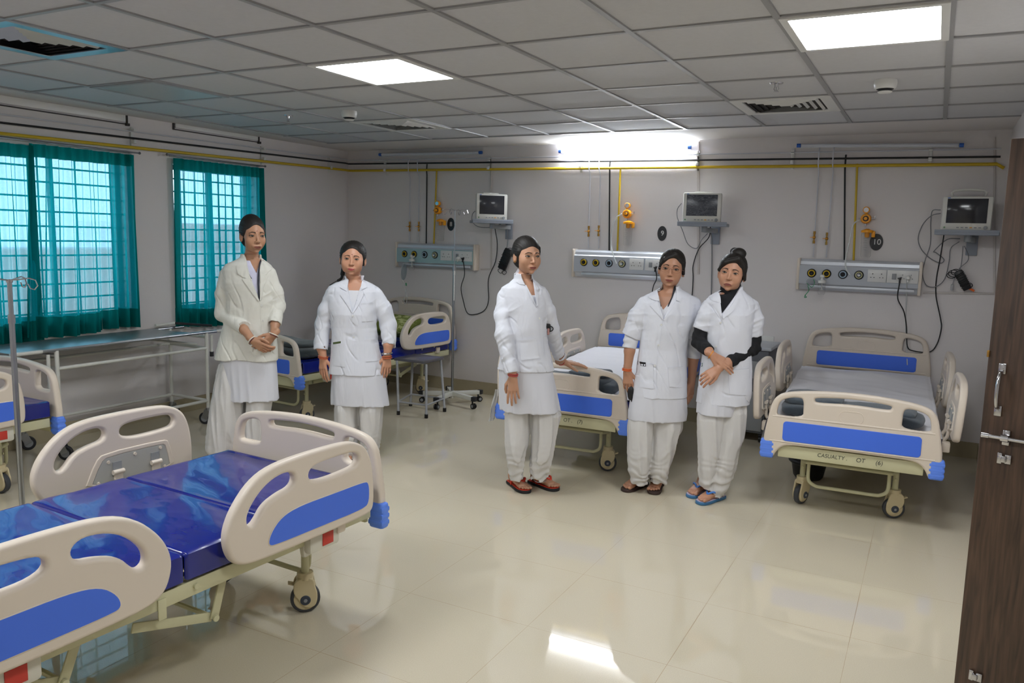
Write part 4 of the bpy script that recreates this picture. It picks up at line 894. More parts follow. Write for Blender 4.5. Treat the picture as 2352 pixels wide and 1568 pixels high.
mb = MB(); mb.cyl((X1, Y1+.05, ZT+.035), (X1+.30, Y1+.18, ZT+.025), .011); mb.cyl((X0, Y1+.05, ZT-.17), (X0, Y1+.05, ZT-.21), .016); mb.build('grip', M_DARK, tr)
mb = MB(); mb.tube([(X0-.03, Y1-.05, ZT-.02), (X1+.03, Y1-.28, ZT-.03)], .008); mb.tube([(X1+.03, Y1-.30, ZT-.06), (X0-.03, Y1-.07, ZT-.10)], .010); mb.build('backrest_stay', M_STEELW, tr)
for x, y, a in ((X0, 0, 30), (X0, Y1, 200), (X1, 0, 70), (X1, Y1, 100)):
    d = Vector((math.cos(R_(a)), math.sin(R_(a)), 0)); n = Vector((-d.y, d.x, 0)); P = Vector((x, y, 0))
    mb = MB(); mb.cyl(P+Vector((0, 0, .10)), P+Vector((0, 0, .14)), .02)
    for s in (-1, 1): mb.bar(P+n*s*.018+Vector((0, 0, .12)), P+n*s*.018+d*.03+Vector((0, 0, .05)), .05, .004, up=n)
    w = mb.build('caster', M_SST, tr); mb = MB(); mb.lathe([(.045, -.014), (.05, -.01), (.05, .01), (.045, .014)], P+d*.03+Vector((0, 0, .05)), n, 24, m=0); mb.lathe([(.03, -.0145), (.03, .0145)], P+d*.03+Vector((0, 0, .05)), n, 16, m=1); mb.build('wheel', [M_DARK, M_GREY], w)
# drip stands
def iv_top(mb, z, r, hooks, a0=0):
    for k in range(hooks):
        a = a0+2*math.pi*k/hooks; d = Vector((math.cos(a), math.sin(a), 0))
        mb.tube([Vector((0, 0, z))]+[Vector((0, 0, z))+d*q+Vector((0, 0, w)) for q, w in ((.04, .004), (.09, .012), (.12, .004), (.13, -.022), (.115, -.04), (.095, -.035), (.085, -.015))], .003, 6)
p1 = dep(42, 1000, 3.78); s1 = thing('drip_stand', 'tall steel drip stand pole rising behind the foreground bed at left', 'drip stand', (p1.x, p1.y, 0))
tz = dep(20, 640, 3.78).z
mb = MB(); mb.cyl((0, 0, .06), (0, 0, tz-.16), .0125); mb.build('pole', M_SST, s1)
mb = MB(); mb.cyl((0, 0, tz-.2), (0, 0, tz-.16), .0155); mb.cyl((0, 0, tz-.18), (0, 0, tz), .0105); mb.build('inner_pole', M_SST, s1)
mb = MB(); iv_top(mb, tz, .1, 4, R_(28)); mb.cyl((0, 0, tz-.01), (0, 0, tz+.006), .014); mb.build('hook', M_CHROME, s1)
def iv_base(t, L=.27, a0=0, m=M_STEELW):
    mb = MB(); mb.cyl((0, 0, .06), (0, 0, .13), .02); mb.build('hub', m, t)
    for k in range(5):
        a = a0+R_(72*k); d = Vector((math.cos(a), math.sin(a), 0)); mb = MB(); mb.bar((0, 0, .105), d*L+Vector((0, 0, .095)), .04, .038, .004); mb.build('base_arm', m, t)
        mb = MB(); mb.box(d*L+Vector((0, 0, .095)), (.045, .045, .042), .004); mb.cyl(d*(L-.02)+Vector((0, 0, .08)), d*(L-.02)+Vector((0, 0, .05)), .008); c = mb.build('caster', M_DARK, t)
        n = Vector((-d.y, d.x, 0)); mb = MB()
        for s in (-1, 1): mb.lathe([(.024, -.008), (.027, 0), (.024, .008)], d*(L-.005)+n*s*.012+Vector((0, 0, .027)), n, 18, m=0); mb.lathe([(.016, .0), (.015, .0095)], d*(L-.005)+n*s*.012+Vector((0, 0, .027)), n*s, 16, m=1)
        mb.build('wheel', [M_BLACK, M_GREY], c)
iv_base(s1, a0=R_(100))
s2 = thing('drip_stand', 'drip stand with white five-armed base standing by the corner bed', 'drip stand', (-4.00, 6.40, 0)); iv_base(s2, .30, R_(-15))
tz = 1.84; mb = MB(); mb.cyl((0, 0, .1), (0, 0, 1.30), .0125); mb.build('pole', M_SST, s2)
mb = MB(); mb.cyl((0, 0, 1.27), (0, 0, 1.33), .0165); mb.cyl((0, 0, 1.2), (0, 0, tz), .0045); mb.build('inner_pole', M_SST, s2)
mb = MB(); iv_top(mb, tz, .1, 4, R_(10)); mb.build('hook', M_CHROME, s2)
mb = MB(); mb.cyl((.012, -.016, 1.0), (.012, -.016, 1.28), .006); mb.cyl((.012, -.016, 1.24), (.012, -.016, 1.28), .009); mb.build('drip_tube_clamp', M_WHITE, s2)
# stool
st = thing('stool', 'grey steel stool with square top beside the corner bed', 'stool', (-4.0, 5.86, 0)); M_ST = mat('stool_grey', '9c9da0', .4)
co = [onz(*p, .0)-Vector((-4.0, 5.86, 0)) for p in ((915, 952), (979, 960), (1021, 945), (943, 932))]; tops = [onz(*p, .47)-Vector((-4.0, 5.86, 0)) for p in ((912, 826), (979, 834), (1012, 820), (948, 816))]
for a, b_ in zip(co, tops):
    mb = MB(); k = Vector((a.x, a.y, 0)); mb.cyl(k+Vector((0, 0, .02)), Vector((b_.x, b_.y, .46)), .0115); mb.cyl(k, k+Vector((0, 0, .035)), .016, m=1); mb.build('leg', [M_ST, M_BLACK], st)
mb = MB()
for i in range(4):
    a = co[i].lerp(tops[i], .22); b_ = co[(i+1) % 4].lerp(tops[(i+1) % 4], .22); a.z = b_.z = .11; mb.cyl(a, b_, .0085)
mb.build('stretcher', M_ST, st)
mb = MB(); cc = sum(tops, Vector())/4; e1 = (tops[1]-tops[0]); ang = math.atan2(e1.y, e1.x); mb.box((cc.x, cc.y, .472), (.33, .33, .025), .003, Matrix.Rotation(ang, 3, 'Z')); mb.build('seat', mat('stool_top', '6e6c72', .3, metal=.4), st)
# bedside locker
lk = thing('bedside_locker', 'grey bedside locker on casters between the right and middle beds', 'locker', (-1.30, 6.72, 0)); M_LK = mat('locker_grey', '55585e', .5)
mb = MB(); mb.box((0, 0, .42), (.38, .40, .68), .008); mb.build('body', M_LK, lk)
mb = MB(); mb.box((0, 0, .775), (.42, .44, .03), .008); mb.build('top', mat('locker_top', 'a9aeb4', .35), lk)
mb = MB(); mb.box((0, -.205, .26), (.34, .014, .32), .004); mb.cyl((.13, -.215, .3), (.13, -.215, .38), .006); mb.build('door', M_GREY, lk)
mb = MB(); mb.box((0, -.205, .6), (.34, .014, .14), .004); mb.build('drawer', M_GREY, lk)
for x in (-.16, .16):
    for y in (-.17, .17):
        mb = MB(); mb.box((x, y, .07), (.03, .03, .03), .004); c = mb.build('caster', M_DARK, lk); mb = MB(); mb.lathe([(.026, -.012), (.029, 0), (.026, .012)], (x, y+.01, .029), (1, 0, 0), 18); mb.lathe([(.017, -.0135), (.017, .0135)], (x, y+.01, .029), (1, 0, 0), 14, m=1); mb.build('wheel', [M_BLACK, M_GREY], c)
# black lidded bin below the right bed
t = thing('basin', 'black round lidded basin on the floor under the right bed', 'basin', (-.66, 5.75, 0))
mb = MB(); mb.lathe([(.085, 0), (.1, .02), (.115, .10), (.135, .115), (.138, .125), (.12, .13)], (0, 0, 0), seg=28); mb.build('bowl', M_BLACK, t)
mb = MB(); mb.lathe([(.12, .128), (.115, .145), (.06, .158), (.01, .16)], (0, 0, 0), seg=28); mb.lathe([(.02, .158), (.02, .175)], (0, 0, 0)); mb.build('lid', mat('lid_brown_black', '241f20', .3), t)
# ================================================================ PEOPLE
import openvdb as vdb
EX = Vector((math.cos(YAW), math.sin(YAW), 0)); EY = Vector((-math.sin(YAW), math.cos(YAW), 0))
class Field:
    """a distance field on a regular grid, turned into one smooth mesh"""
    def __init__(s, lo, hi, h):
        s.lo = np.array(lo, np.float32); s.h = h; s.n = np.ceil((np.array(hi)-s.lo)/h).astype(int)+1
        s.D = np.full(s.n, .05, np.float32)
    def blk(s, lo, hi):
        a = np.maximum(np.floor((np.array(lo)-s.lo)/s.h).astype(int), 0); b = np.minimum(np.ceil((np.array(hi)-s.lo)/s.h).astype(int)+1, s.n)
        if (b <= a).any(): return None, None
        sl = tuple(slice(int(p), int(q)) for p, q in zip(a, b))
        g = np.meshgrid(*[s.lo[i]+s.h*np.arange(a[i], b[i], dtype=np.float32) for i in range(3)], indexing='ij', sparse=True)
        return sl, g
    def mix(s, sl, d, k, op):
        D = s.D[sl]
        if op == 'sub':
            d = -d
            if k: h = np.clip(.5-.5*(D-d)/k, 0, 1); s.D[sl] = D*(1-h)+d*h+k*h*(1-h)
            else: s.D[sl] = np.maximum(D, d)
        else:
            if k: h = np.clip(.5+.5*(D-d)/k, 0, 1); s.D[sl] = D*(1-h)+d*h-k*h*(1-h)
            else: s.D[sl] = np.minimum(D, d)
    def cone(s, a, b, ra, rb=None, k=.01, op='add', flat=None):
        rb = ra if rb is None else rb; a = np.array(a, np.float32); b = np.array(b, np.float32); m = max(ra, rb)+.03+k
        sl, g = s.blk(np.minimum(a, b)-m, np.maximum(a, b)+m)
        if sl is None: return s
        ba = b-a; L2 = float(ba@ba)+1e-12
        p = [g[i]-a[i] for i in range(3)]; t = np.clip((p[0]*ba[0]+p[1]*ba[1]+p[2]*ba[2])/L2, 0, 1)
        q = [p[i]-t*ba[i] for i in range(3)]; d = np.sqrt(q[0]**2+q[1]**2+q[2]**2)-(ra+(rb-ra)*t)
        s.mix(sl, d, k, op); return s
    def ell(s, c, r, k=.01, op='add', R=None):
        c = np.array(c, np.float32); m = max(r)+.025+k; sl, g = s.blk(c-m, c+m)
        if sl is None: return s
        p = [g[i]-c[i] for i in range(3)]
        if R is not None:
            A = np.array(R.transposed(), np.float32); p = [p[0]*A[i, 0]+p[1]*A[i, 1]+p[2]*A[i, 2] for i in range(3)]
        q = np.sqrt(sum((p[i]/r[i])**2 for i in range(3))); q2 = np.sqrt(sum((p[i]/r[i]**2)**2 for i in range(3)))+1e-9
        s.mix(sl, np.maximum(q*(q-1)/q2, -min(r)), k, op); return s
    def stack(s, S, off=0, k=0, zlo=None, zhi=None, pw=2.3):
        """S rows: z, xc, yc, w, d from top to bottom"""
        S = sorted(S); z = np.array([r[0] for r in S], np.float32); A = np.array(S, np.float32)
        zl = z[0] if zlo is None else zlo; zh = z[-1] if zhi is None else zhi
        sl, g = s.blk((s.lo[0], s.lo[1], zl-.03), (s.lo[0]+s.n[0]*s.h, s.lo[1]+s.n[1]*s.h, zh+.03))
        zz = g[2]; f = lambda c: np.interp(zz, z, A[:, c]).astype(np.float32)
        w, d = np.maximum(f(3)+off, .004), np.maximum(f(4)+off, .004); u = np.abs((g[0]-f(1))/w); v = np.abs((g[1]-f(2))/d)
        q = (u**pw+v**pw)**(1/pw); dd = (q-1)*np.minimum(w, d)*(1+.0*q)
        dd = np.maximum(dd, np.maximum(zl-zz, zz-zh)); s.mix(sl, dd, k, 'add'); return s
    def wedge(s, ap, tl, tr, ycut, ztop, soft=0):
        """cut the V opening: apex, top-left, top-right in (x,z), in front of ycut"""
        sl, g = s.blk((min(tl[0], ap[0])-.05, s.lo[1], ap[1]-.03), (max(tr[0], ap[0])+.05, ycut+.03, ztop+.03)); X, Y, Z = g
        t = (Z-ap[1]); xl = ap[0]+(tl[0]-ap[0])*t/(tl[1]-ap[1]); xr = ap[0]+(tr[0]-ap[0])*t/(tr[1]-ap[1])
        d = np.maximum(np.maximum(xl-X, X-xr)*.9, np.maximum(ap[1]-Z, Y-ycut)); s.mix(sl, d, soft, 'sub'); return s
    def disp(s, fn, band=.03):
        idx = np.nonzero(np.abs(s.D) < band)
        P = np.stack([s.lo[i]+s.h*idx[i] for i in range(3)], -1).astype(np.float32); s.D[idx] += fn(P).astype(np.float32); return s
    def front(s, x, z):
        """y of the camera-side surface at (x,z)"""
        i = (x-s.lo[0])/s.h; k = (z-s.lo[2])/s.h; i = min(max(i, 0), s.n[0]-1.001); k = min(max(k, 0), s.n[2]-1.001)
        i0, k0 = int(i), int(k); fi, fk = i-i0, k-k0
        c = s.D[i0, :, k0]*(1-fi)*(1-fk)+s.D[i0+1, :, k0]*fi*(1-fk)+s.D[i0, :, k0+1]*(1-fi)*fk+s.D[i0+1, :, k0+1]*fi*fk
        n = np.nonzero(c < 0)[0]
        if len(n) == 0: return None
        j = n[0]
        if j == 0: return float(s.lo[1])
        return float(s.lo[1]+s.h*(j-1+c[j-1]/(c[j-1]-c[j])))
    def march(s, p, d, L):
        """first surface point from p along d"""
        t = np.arange(0, L, s.h*.5, dtype=np.float32); q = (np.array(p, np.float32)+t[:, None]*np.array(d, np.float32)-s.lo)/s.h
        q = np.clip(q, 0, s.n-1.001); i = q.astype(int); f = q-i; c = 0
        for a in (0, 1):
            for b in (0, 1):
                for g in (0, 1): c = c+s.D[i[:, 0]+a, i[:, 1]+b, i[:, 2]+g]*(f[:, 0] if a else 1-f[:, 0])*(f[:, 1] if b else 1-f[:, 1])*(f[:, 2] if g else 1-f[:, 2])
        n = np.nonzero(c < 0)[0]
        if len(n) == 0 or n[0] == 0: return None
        j = n[0]; return float(t[j-1]+(t[j]-t[j-1])*c[j-1]/(c[j-1]-c[j]))
    def mesh(s, name, m):
        b = 3*s.h; D = np.clip(s.D, -b, b); D[[0, -1]] = b; D[:, [0, -1]] = b; D[:, :, [0, -1]] = b
        G = vdb.FloatGrid(b); G.copyFromArray(np.ascontiguousarray(D), tolerance=0.0); v, q = G.convertToQuads(0.0)
        v = v*s.h+s.lo; q = q[:, ::-1]
        me = bpy.data.meshes.new(name); me.vertices.add(len(v)); me.vertices.foreach_set('co', v.astype(np.float32).ravel())
        me.loops.add(len(q)*4); me.loops.foreach_set('vertex_index', q.astype(np.int32).ravel())
        me.polygons.add(len(q)); me.polygons.foreach_set('loop_start', np.arange(0, len(q)*4, 4, dtype=np.int32)); me.update(calc_edges=True)
        me.polygons.foreach_set('use_smooth', np.ones(len(q), bool)); me.materials.append(m); me.validate(); return me
def skin(name, col):
    m = mat(name, col, .45, bump=.05, bscale=300, var=.05, vscale=25, sub=.12); return m
def cloth_mat(name, col, sz=(11, 11, 5.5)):
    m = mat(name, col, .85, bump=.10, bscale=700, var=.02, vscale=6); nt = m.node_tree; L = nt.links
    if 'wr' in nt.nodes: return m
    tc = nt.nodes.new('ShaderNodeTexCoord'); mp = nt.nodes.new('ShaderNodeMapping'); mp.inputs['Scale'].default_value = sz; mp.inputs['Rotation'].default_value = (.25, .35, 0); n = nt.nodes.new('ShaderNodeTexNoise'); n.name = 'wr'
    n.inputs['Scale'].default_value = 1; n.inputs['Detail'].default_value = 2.5; n.inputs['Distortion'].default_value = .8; b2 = nt.nodes.new('ShaderNodeBump'); b2.inputs['Strength'].default_value = .34; b2.inputs['Distance'].default_value = .022
    b1 = [x for x in nt.nodes if x.type == 'BUMP' and x != b2][0]; L.new(tc.outputs['Object'], mp.inputs[0]); L.new(mp.outputs[0], n.inputs['Vector']); L.new(n.outputs['Fac'], b2.inputs['Height']); L.new(b2.outputs[0], b1.inputs['Normal'])
    return m
def hair_mat():
    m = mat('black_hair', '17120f', .55, bump=.0)
    nt = m.node_tree; b = nt.nodes['Principled BSDF']; tc = nt.nodes.new('ShaderNodeTexCoord'); mp = nt.nodes.new('ShaderNodeMapping'); mp.inputs['Scale'].default_value = (420, 60, 300)
    n = nt.nodes.new('ShaderNodeTexNoise'); n.inputs['Scale'].default_value = 1; n.inputs['Detail'].default_value = 3; bp = nt.nodes.new('ShaderNodeBump'); bp.inputs['Strength'].default_value = .5; bp.inputs['Distance'].default_value = .002
    nt.links.new(tc.outputs['Object'], mp.inputs[0]); nt.links.new(mp.outputs[0], n.inputs['Vector']); nt.links.new(n.outputs['Fac'], bp.inputs['Height']); nt.links.new(bp.outputs[0], b.inputs['Normal']); return m
M_HAIR = hair_mat(); M_EYEW = mat('eye_white', '8f877e', .3); M_IRIS = mat('iris_dark', '1e130d', .15); M_BROW = mat('brow_hair', '33231a', .8)
M_COAT = cloth_mat('coat_white', 'd5d7e0'); M_COAT2 = cloth_mat('coat_offwhite', 'd3d2ca'); M_KURTA = cloth_mat('kurta_white', 'cfd0d8', (11, 11, 3.5)); M_TROU = cloth_mat('trouser_white', 'cbc9c8', (14, 14, 3.5))
class Person:
    def __init__(s, label, O, skincol, h=.003, bounds=None):
        s.O = Vector(O); s.root = thing('person', label, 'person', O, YAW); s.skin = skin('skin_'+skincol, skincol)
        s.h = h; s.midx = 0.0
    def J(s, px, py, dy=0.0):
        d = ray(px, py); t = (s.O-C0+EY*dy).dot(EY)/d.dot(EY); P = C0+d*t-s.O; return Vector((P.dot(EX), P.dot(EY), P.z))
    def rows(s, R):
        """(py, pxL, pxR, half depth[, dy]) -> stack rows"""
        out = []
        for r in R:
            dy = r[4] if len(r) > 4 else 0; a, b = s.J(r[1], r[0], dy), s.J(r[2], r[0], dy); out.append(((a.z+b.z)/2, (a.x+b.x)/2, dy, (b.x-a.x)/2, r[3]))
        return out
    def part(s, name, me, parent=None, **k): return link(name, me, parent or s.root, **k)
    def patch(s, F, A, B, nu=8, off=.004, th=.003, mb=None, back=.006):
        """slab laid on the camera-side surface of field F between curves A and B ((x,z) lists)"""
        mb = mb or MB(); nv = len(A); top = []; bot = []; last = 0
        for j in range(nv):
            for i in range(nu):
                t = i/(nu-1); x = A[j][0]+(B[j][0]-A[j][0])*t; z = A[j][1]+(B[j][1]-A[j][1])*t; y = F.front(x, z); q = 0; x_ = x
                while y is None and q < 30: x += .002 if x < s.midx else -.002; q += 1; y = F.front(x, z)
                x = x_ if y is None else x; y = last if y is None else y; last = y; top.append((x, y-off, z)); bot.append((x, y+back, z))
        N = nu*nv; fs = []
        for j in range(nv-1):
            for i in range(nu-1):
                a = j*nu+i; fs.append((a, a+1, a+nu+1, a+nu)); fs.append((N+a, N+a+nu, N+a+nu+1, N+a+1))
        for j in range(nv-1): a = j*nu; fs.append((a, a+nu, N+a+nu, N+a)); a = j*nu+nu-1; fs.append((a, N+a, N+a+nu, a+nu))
        for i in range(nu-1): a = i; fs.append((a, N+a, N+a+1, a+1)); a = (nv-1)*nu+i; fs.append((a, a+1, N+a+1, N+a))
        mb.add(top+bot, fs); return mb
    def head(s, F, eyes, yaw, pitch=0, roll=0, sc=1.0, wid=1.0, dy=0, jaw=1.0, neck=None, nr=.048):
        """eyes: pixel midway between the eyes; adds head and neck to the body field"""
        E = s.J(eyes[0], eyes[1], dy-.075*sc); s.HR = Matrix.Rotation(roll, 3, 'Y') @ Matrix.Rotation(yaw, 3, 'Z') @ Matrix.Rotation(pitch, 3, 'X')
        s.hs = sc; s.HC = E-s.HR @ Vector((0, -.075*sc, 0)); H = s.hp; R = s.HR; e = lambda c, r, k=.012, op='add', RR=None: F.ell(H(*c), [q*sc for q in r], k*sc, op, R if RR is None else R @ RR)
        e((0, .018, .038), (.070*wid, .088, .075)); e((0, -.030, -.008), (.0625*wid, .055, .076), .02); e((0, -.030, -.060), (.045*wid*jaw, .046, .036), .024)
        e((0, -.066, -.0895), (.0135*jaw, .0145, .0125), .024)
        for q in (-1, 1):
            e((q*.037*wid, -.053, -.030), (.0235, .023, .027), .022); e((q*.033*wid*jaw, -.016, -.058), (.014, .028, .020), .026)
            e((q*.031, -.0955, -.001), (.0165, .013, .0105), .010, 'sub'); e((q*.0305, -.0735, -.001), (.0145, .0125, .0115), .004)
            F.cone(H(q*.012, -.084, .017), H(q*.043, -.074, .018), .0062*sc, .005*sc, .009*sc)
            e((q*.072*wid, .012, -.012), (.008, .017, .029), .006, RR=Matrix.Rotation(R_(-q*18), 3, 'Z')); e((q*.079*wid, .006, -.008), (.005, .009, .016), .004, 'sub')
        F.cone(H(0, -.081, .006), H(0, -.097, -.028), .0052*sc, .0080*sc, .010*sc); e((0, -.0985, -.0325), (.0090, .0088, .0075), .006)
        for q in (-1, 1): e((q*.0108, -.0895, -.0345), (.0066, .0090, .0060), .005)
        e((0, -.0785, -.063), (.026, .014, .016), .012); e((0, -.0870, -.0615), (.0195, .0065, .0042), .004); e((0, -.0865, -.0705), (.0165, .0070, .0050), .004)
        e((0, -.0925, -.0658), (.020, .0045, .0012), .0025, 'sub'); e((0, -.083, -.083), (.018, .006, .006), .01, 'sub')
        if neck is not None:
            F.cone(H(0, .018, -.055), neck+Vector((0, .008, 0)), nr*.95, nr*1.12, .018)
    def hp(s, x, y, z): return s.HC+s.HR @ (Vector((x, y, z))*s.hs)
    def fpatch(s, F, A, B, nu=8, off=.001, mb=None, back=.003):
        """as patch, but A and B are (x,z) in head space and the slab is laid along the head's own axis"""
        mb = mb or MB(); nv = len(A); top = []; bot = []; last = .06; d = s.HR @ Vector((0, 1, 0))
        for j in range(nv):
            for i in range(nu):
                t = i/(nu-1); x = A[j][0]+(B[j][0]-A[j][0])*t; z = A[j][1]+(B[j][1]-A[j][1])*t; o = s.hp(x, -.15, z); L = F.march(o, d, .15*s.hs)
                L = last if L is None else L; last = L; top.append(o+d*(L-off)); bot.append(o+d*(L+back))
        N = nu*nv; fs = []
        for j in range(nv-1):
            for i in range(nu-1): a = j*nu+i; fs.append((a, a+1, a+nu+1, a+nu)); fs.append((N+a, N+a+nu, N+a+nu+1, N+a+1))
            a = j*nu; fs.append((a, a+nu, N+a+nu, N+a)); a = j*nu+nu-1; fs.append((a, N+a, N+a+nu, a+nu))
        for i in range(nu-1): a = i; fs.append((a, N+a, N+a+1, a+1)); a = (nv-1)*nu+i; fs.append((a, a+1, N+a+1, N+a))
        mb.add(top+bot, fs); return mb
    def face(s, F, lip='7c3f38', brow=1.0, smile=.3, bindi=None):
        H = s.hp
        def xz(x, y, z): return (x, z)
        for q in (-1, 1):
            n = 11; U, L = [], []
            for i in range(n):
                t = i/(n-1); x = q*(.0185+.0255*t); a = math.sin(math.pi*t)**.75; U.append(xz(x, -.083, -.0015+.0054*a+.0015*t)); L.append(xz(x, -.083, -.0015-.0036*a+.0015*t))
            s.part('eye', s.fpatch(F, U, L, 5, .0012, back=.004).mesh('eye', M_EYEW, sharp=0))
            c = xz(q*.0308, -.085, .0005); r = .0062; U = [(c[0]-r*math.cos(math.pi*i/8), c[1]+min(r*math.sin(math.pi*i/8), .0044)) for i in range(9)]; L = [(c[0]-r*math.cos(math.pi*i/8), c[1]-min(r*math.sin(math.pi*i/8), .0040)) for i in range(9)]
            s.part('iris', s.fpatch(F, U, L, 5, .0020, back=.003).mesh('iris', M_IRIS, sharp=0))
            U, L = [], []
            for i in range(n):
                t = i/(n-1); x = q*(.0175+.0285*t); a = math.sin(math.pi*min(1, t*1.0))**.75; z = -.0016+.0060*a+.0022*t; U.append(xz(x, -.083, z+.0022)); L.append(xz(x, -.083, z-.0008))
            s.part('eyelash', s.fpatch(F, U, L, 3, .0022, back=.003).mesh('eyelash', M_IRIS, sharp=0))
            U, L = [], []
            for i in range(n):
                t = i/(n-1); x = q*(.012+.035*t); z = .0185+.0055*math.sin(math.pi*min(1, t*1.15)*.85)-.003*t; w = (.0036-.0026*t**1.5)*brow; U.append(xz(x, -.083, z+w)); L.append(xz(x, -.083, z-w*.8))
            s.part('eyebrow', s.fpatch(F, U, L, 4, .0010, back=.003).mesh('eyebrow', M_BROW, sharp=0))
        n = 15; mb = MB(); A, B, C, Dn = [], [], [], []
        for i in range(n):
            t = i/(n-1)*2-1; x = .0235*t; e = max(0, 1-abs(t)**2.2); c = -.0658+smile*.006*t*t
            A.append(xz(x, -.088, c+.0066*e*(1-.18*math.exp(-(t/.16)**2))+.0003)); B.append(xz(x, -.088, c+.0003)); C.append(xz(x, -.088, c-.0003)); Dn.append(xz(x, -.088, c-.0078*e-.0003))
        s.fpatch(F, A, B, 4, .0008, mb=mb, back=.003); s.fpatch(F, C, Dn, 4, .0008, mb=mb, back=.003); s.part('lips', mb.mesh('lips', mat('lip_'+lip, lip, .4), sharp=0))
        if bindi:
            o = H(0, -.15, .030); d = s.HR @ Vector((0, 1, 0)); mb = MB(); mb.ell(o+d*(F.march(o, d, .15) or .06), (.003, .002, .003)); s.part('bindi', mb.mesh('bindi', mat('bindi_red', '6b1d1a', .4)))
    def hand(s, F, wrist, d, n, side, curl=(15, 20, 20, 25), sc=1.0, spread=5, thumb=(35, 25), wr=.022, bend=1.0):
        """d: towards the fingers, n: back of the hand, side: +1/-1 thumb side along d x n"""
        d = Vector(d).normalized(); n = Vector(n); n = (n-d*n.dot(d)).normalized(); l = d.cross(n)*side; k = .004
        W = Vector(wrist); P = lambda a, b, c: W+(d*a+l*b+n*c)*sc
        F.cone(P(-.03, 0, 0), P(.012, 0, 0), wr*sc, .022*sc, .008)
        for b in (-.024, -.009, .008, .023): F.cone(P(.012, b*.6, 0), P(.078-.08*abs(b-.004), b, 0), .0135*sc, .0105*sc, .010)
        base = ((.084, .027), (.088, .009), (.084, -.009), (.075, -.0255)); ln = (.040, .045, .041, .032)
        for i in range(4):
            a0 = R_(curl[i]*.45); p = P(base[i][0]-.004, base[i][1], 0); sp = R_((1.4-i)*spread); r = (.0088, .0088, .0085, .0076)[i]*sc; L = ln[i]*sc; ang = a0
            for q, f in enumerate((1, .62, .5)):
                dd = (d*math.cos(sp)+l*math.sin(sp)); dr = dd*math.cos(ang)-n*math.sin(ang)*bend; p2 = p+dr*L*f
                F.cone(p, p2, r*(1-.07*q), r*(.93-.09*q), .0025 if q else .005); p = p2; ang += R_(curl[i])
        t0, t1 = R_(thumb[0]), R_(thumb[1]); p = P(.018, .020, -.004); dr = (d*math.cos(t0)+l*math.sin(t0)-n*.25).normalized(); p2 = p+dr*.040*sc; F.cone(p, p2, .0135*sc, .0105*sc, .008)
        dr = (d*math.cos(t0-t1)+l*math.sin(t0-t1)-n*.3).normalized(); p3 = p2+dr*.030*sc; F.cone(p2, p3, .0102*sc, .0092*sc, .003); p4 = p3+(d*math.cos(t0-t1*1.5)+l*math.sin(t0-t1*1.5)-n*.3).normalized()*.022*sc; F.cone(p3, p4, .0092*sc, .0072*sc, .003)
    def foot(s, F, ankle, toe, sandal, strap, sole, label=None, sc=1.0):
        """ankle: point above the heel; toe: floor point ahead"""
        a = Vector(ankle); d = Vector((toe[0]-a.x, toe[1]-a.y, 0)).normalized(); l = Vector((-d.y, d.x, 0)); z0 = .022
        P = lambda u, v, w: Vector((a.x, a.y, 0))+(d*u+l*v)*sc+Vector((0, 0, z0+w*sc))
        F.cone(a+Vector((0, 0, .10)), P(0, 0, .06), .034, .031, .02); F.cone(P(0, 0, .06), P(-.025, 0, .024), .031, .025, .015)
        for v, r in ((-.018, .018), (.0, .020), (.018, .019)): F.cone(P(.0, v*.6, .04), P(.135, v*1.2, .014), .026, r*.78, .02)
        tt = ((.031, .155, .0125, .040), (.012, .166, .0092, .034), (-.003, .160, .0085, .032), (-.017, .152, .008, .028), (-.030, .138, .0078, .024))
        sg = s.bigtoe
        for v, u, r, L in tt: F.cone(P(u-.03, sg*v*.92, .013), P(u+L*.35, sg*v*1.04, .010), r*.97, r*.88, .0022); F.ell(P(u+L*.45, sg*v*1.05, .0095), (r*1.0, r*1.0, r*.85), .002)
        out = smooth([(-.062, -.024), (-.055, -.034), (.02, -.036), (.08, -.044), (.14, -.048), (.185, -.036), (.20, 0), (.192, .03), (.165, .046), (.10, .043), (.03, .034), (-.05, .033), (-.066, .015)], 2)
        T = Matrix(((d.x, l.x, 0, a.x), (d.y, l.y, 0, a.y), (0, 0, 1, 0), (0, 0, 0, 1)))
        mb = MB(); mb.plate([[(x*sc, y*sc) for x, y in out]], .020, .005, T @ Matrix.Translation((0, 0, .0105)), m=0); mb.plate([[(x*sc*.95+.003, y*sc*.92) for x, y in out]], .004, .001, T @ Matrix.Translation((0, 0, .0215)), m=1)
        o = s.part('sandal', mb.mesh('sandal', [sandal, sole])); mb = MB()
        # toe-post straps
        for q in (-1, 1):
            mb.tube(cat_rom([P(.128, sg*.012, .003), P(.122, sg*.012, .033), P(.095, sg*.010+q*.024, .050), P(.055, q*.042, .035), P(.035, q*.040, .0)], 5), [.0045]*6+[.0065]*10+[.005]*5, 8)
        st = link('strap', mb.mesh('strap', strap), o)
        return o
def curve2(p, q, n, bulge=0):
    out = []
    for i in range(n):
        t = i/(n-1); out.append((p[0]+(q[0]-p[0])*t+bulge*math.sin(math.pi*t), p[1]+(q[1]-p[1])*t))
    return out
def poly2(P, n):
    """resample a polyline of (x,z)"""
    L = [0]
    for a, b in zip(P, P[1:]): L.append(L[-1]+math.hypot(b[0]-a[0], b[1]-a[1]))
    t = np.linspace(0, L[-1], n); return list(zip(np.interp(t, L, [p[0] for p in P]), np.interp(t, L, [p[1] for p in P])))
def torso_body(F, rows, off): F.stack(rows, off, .0)
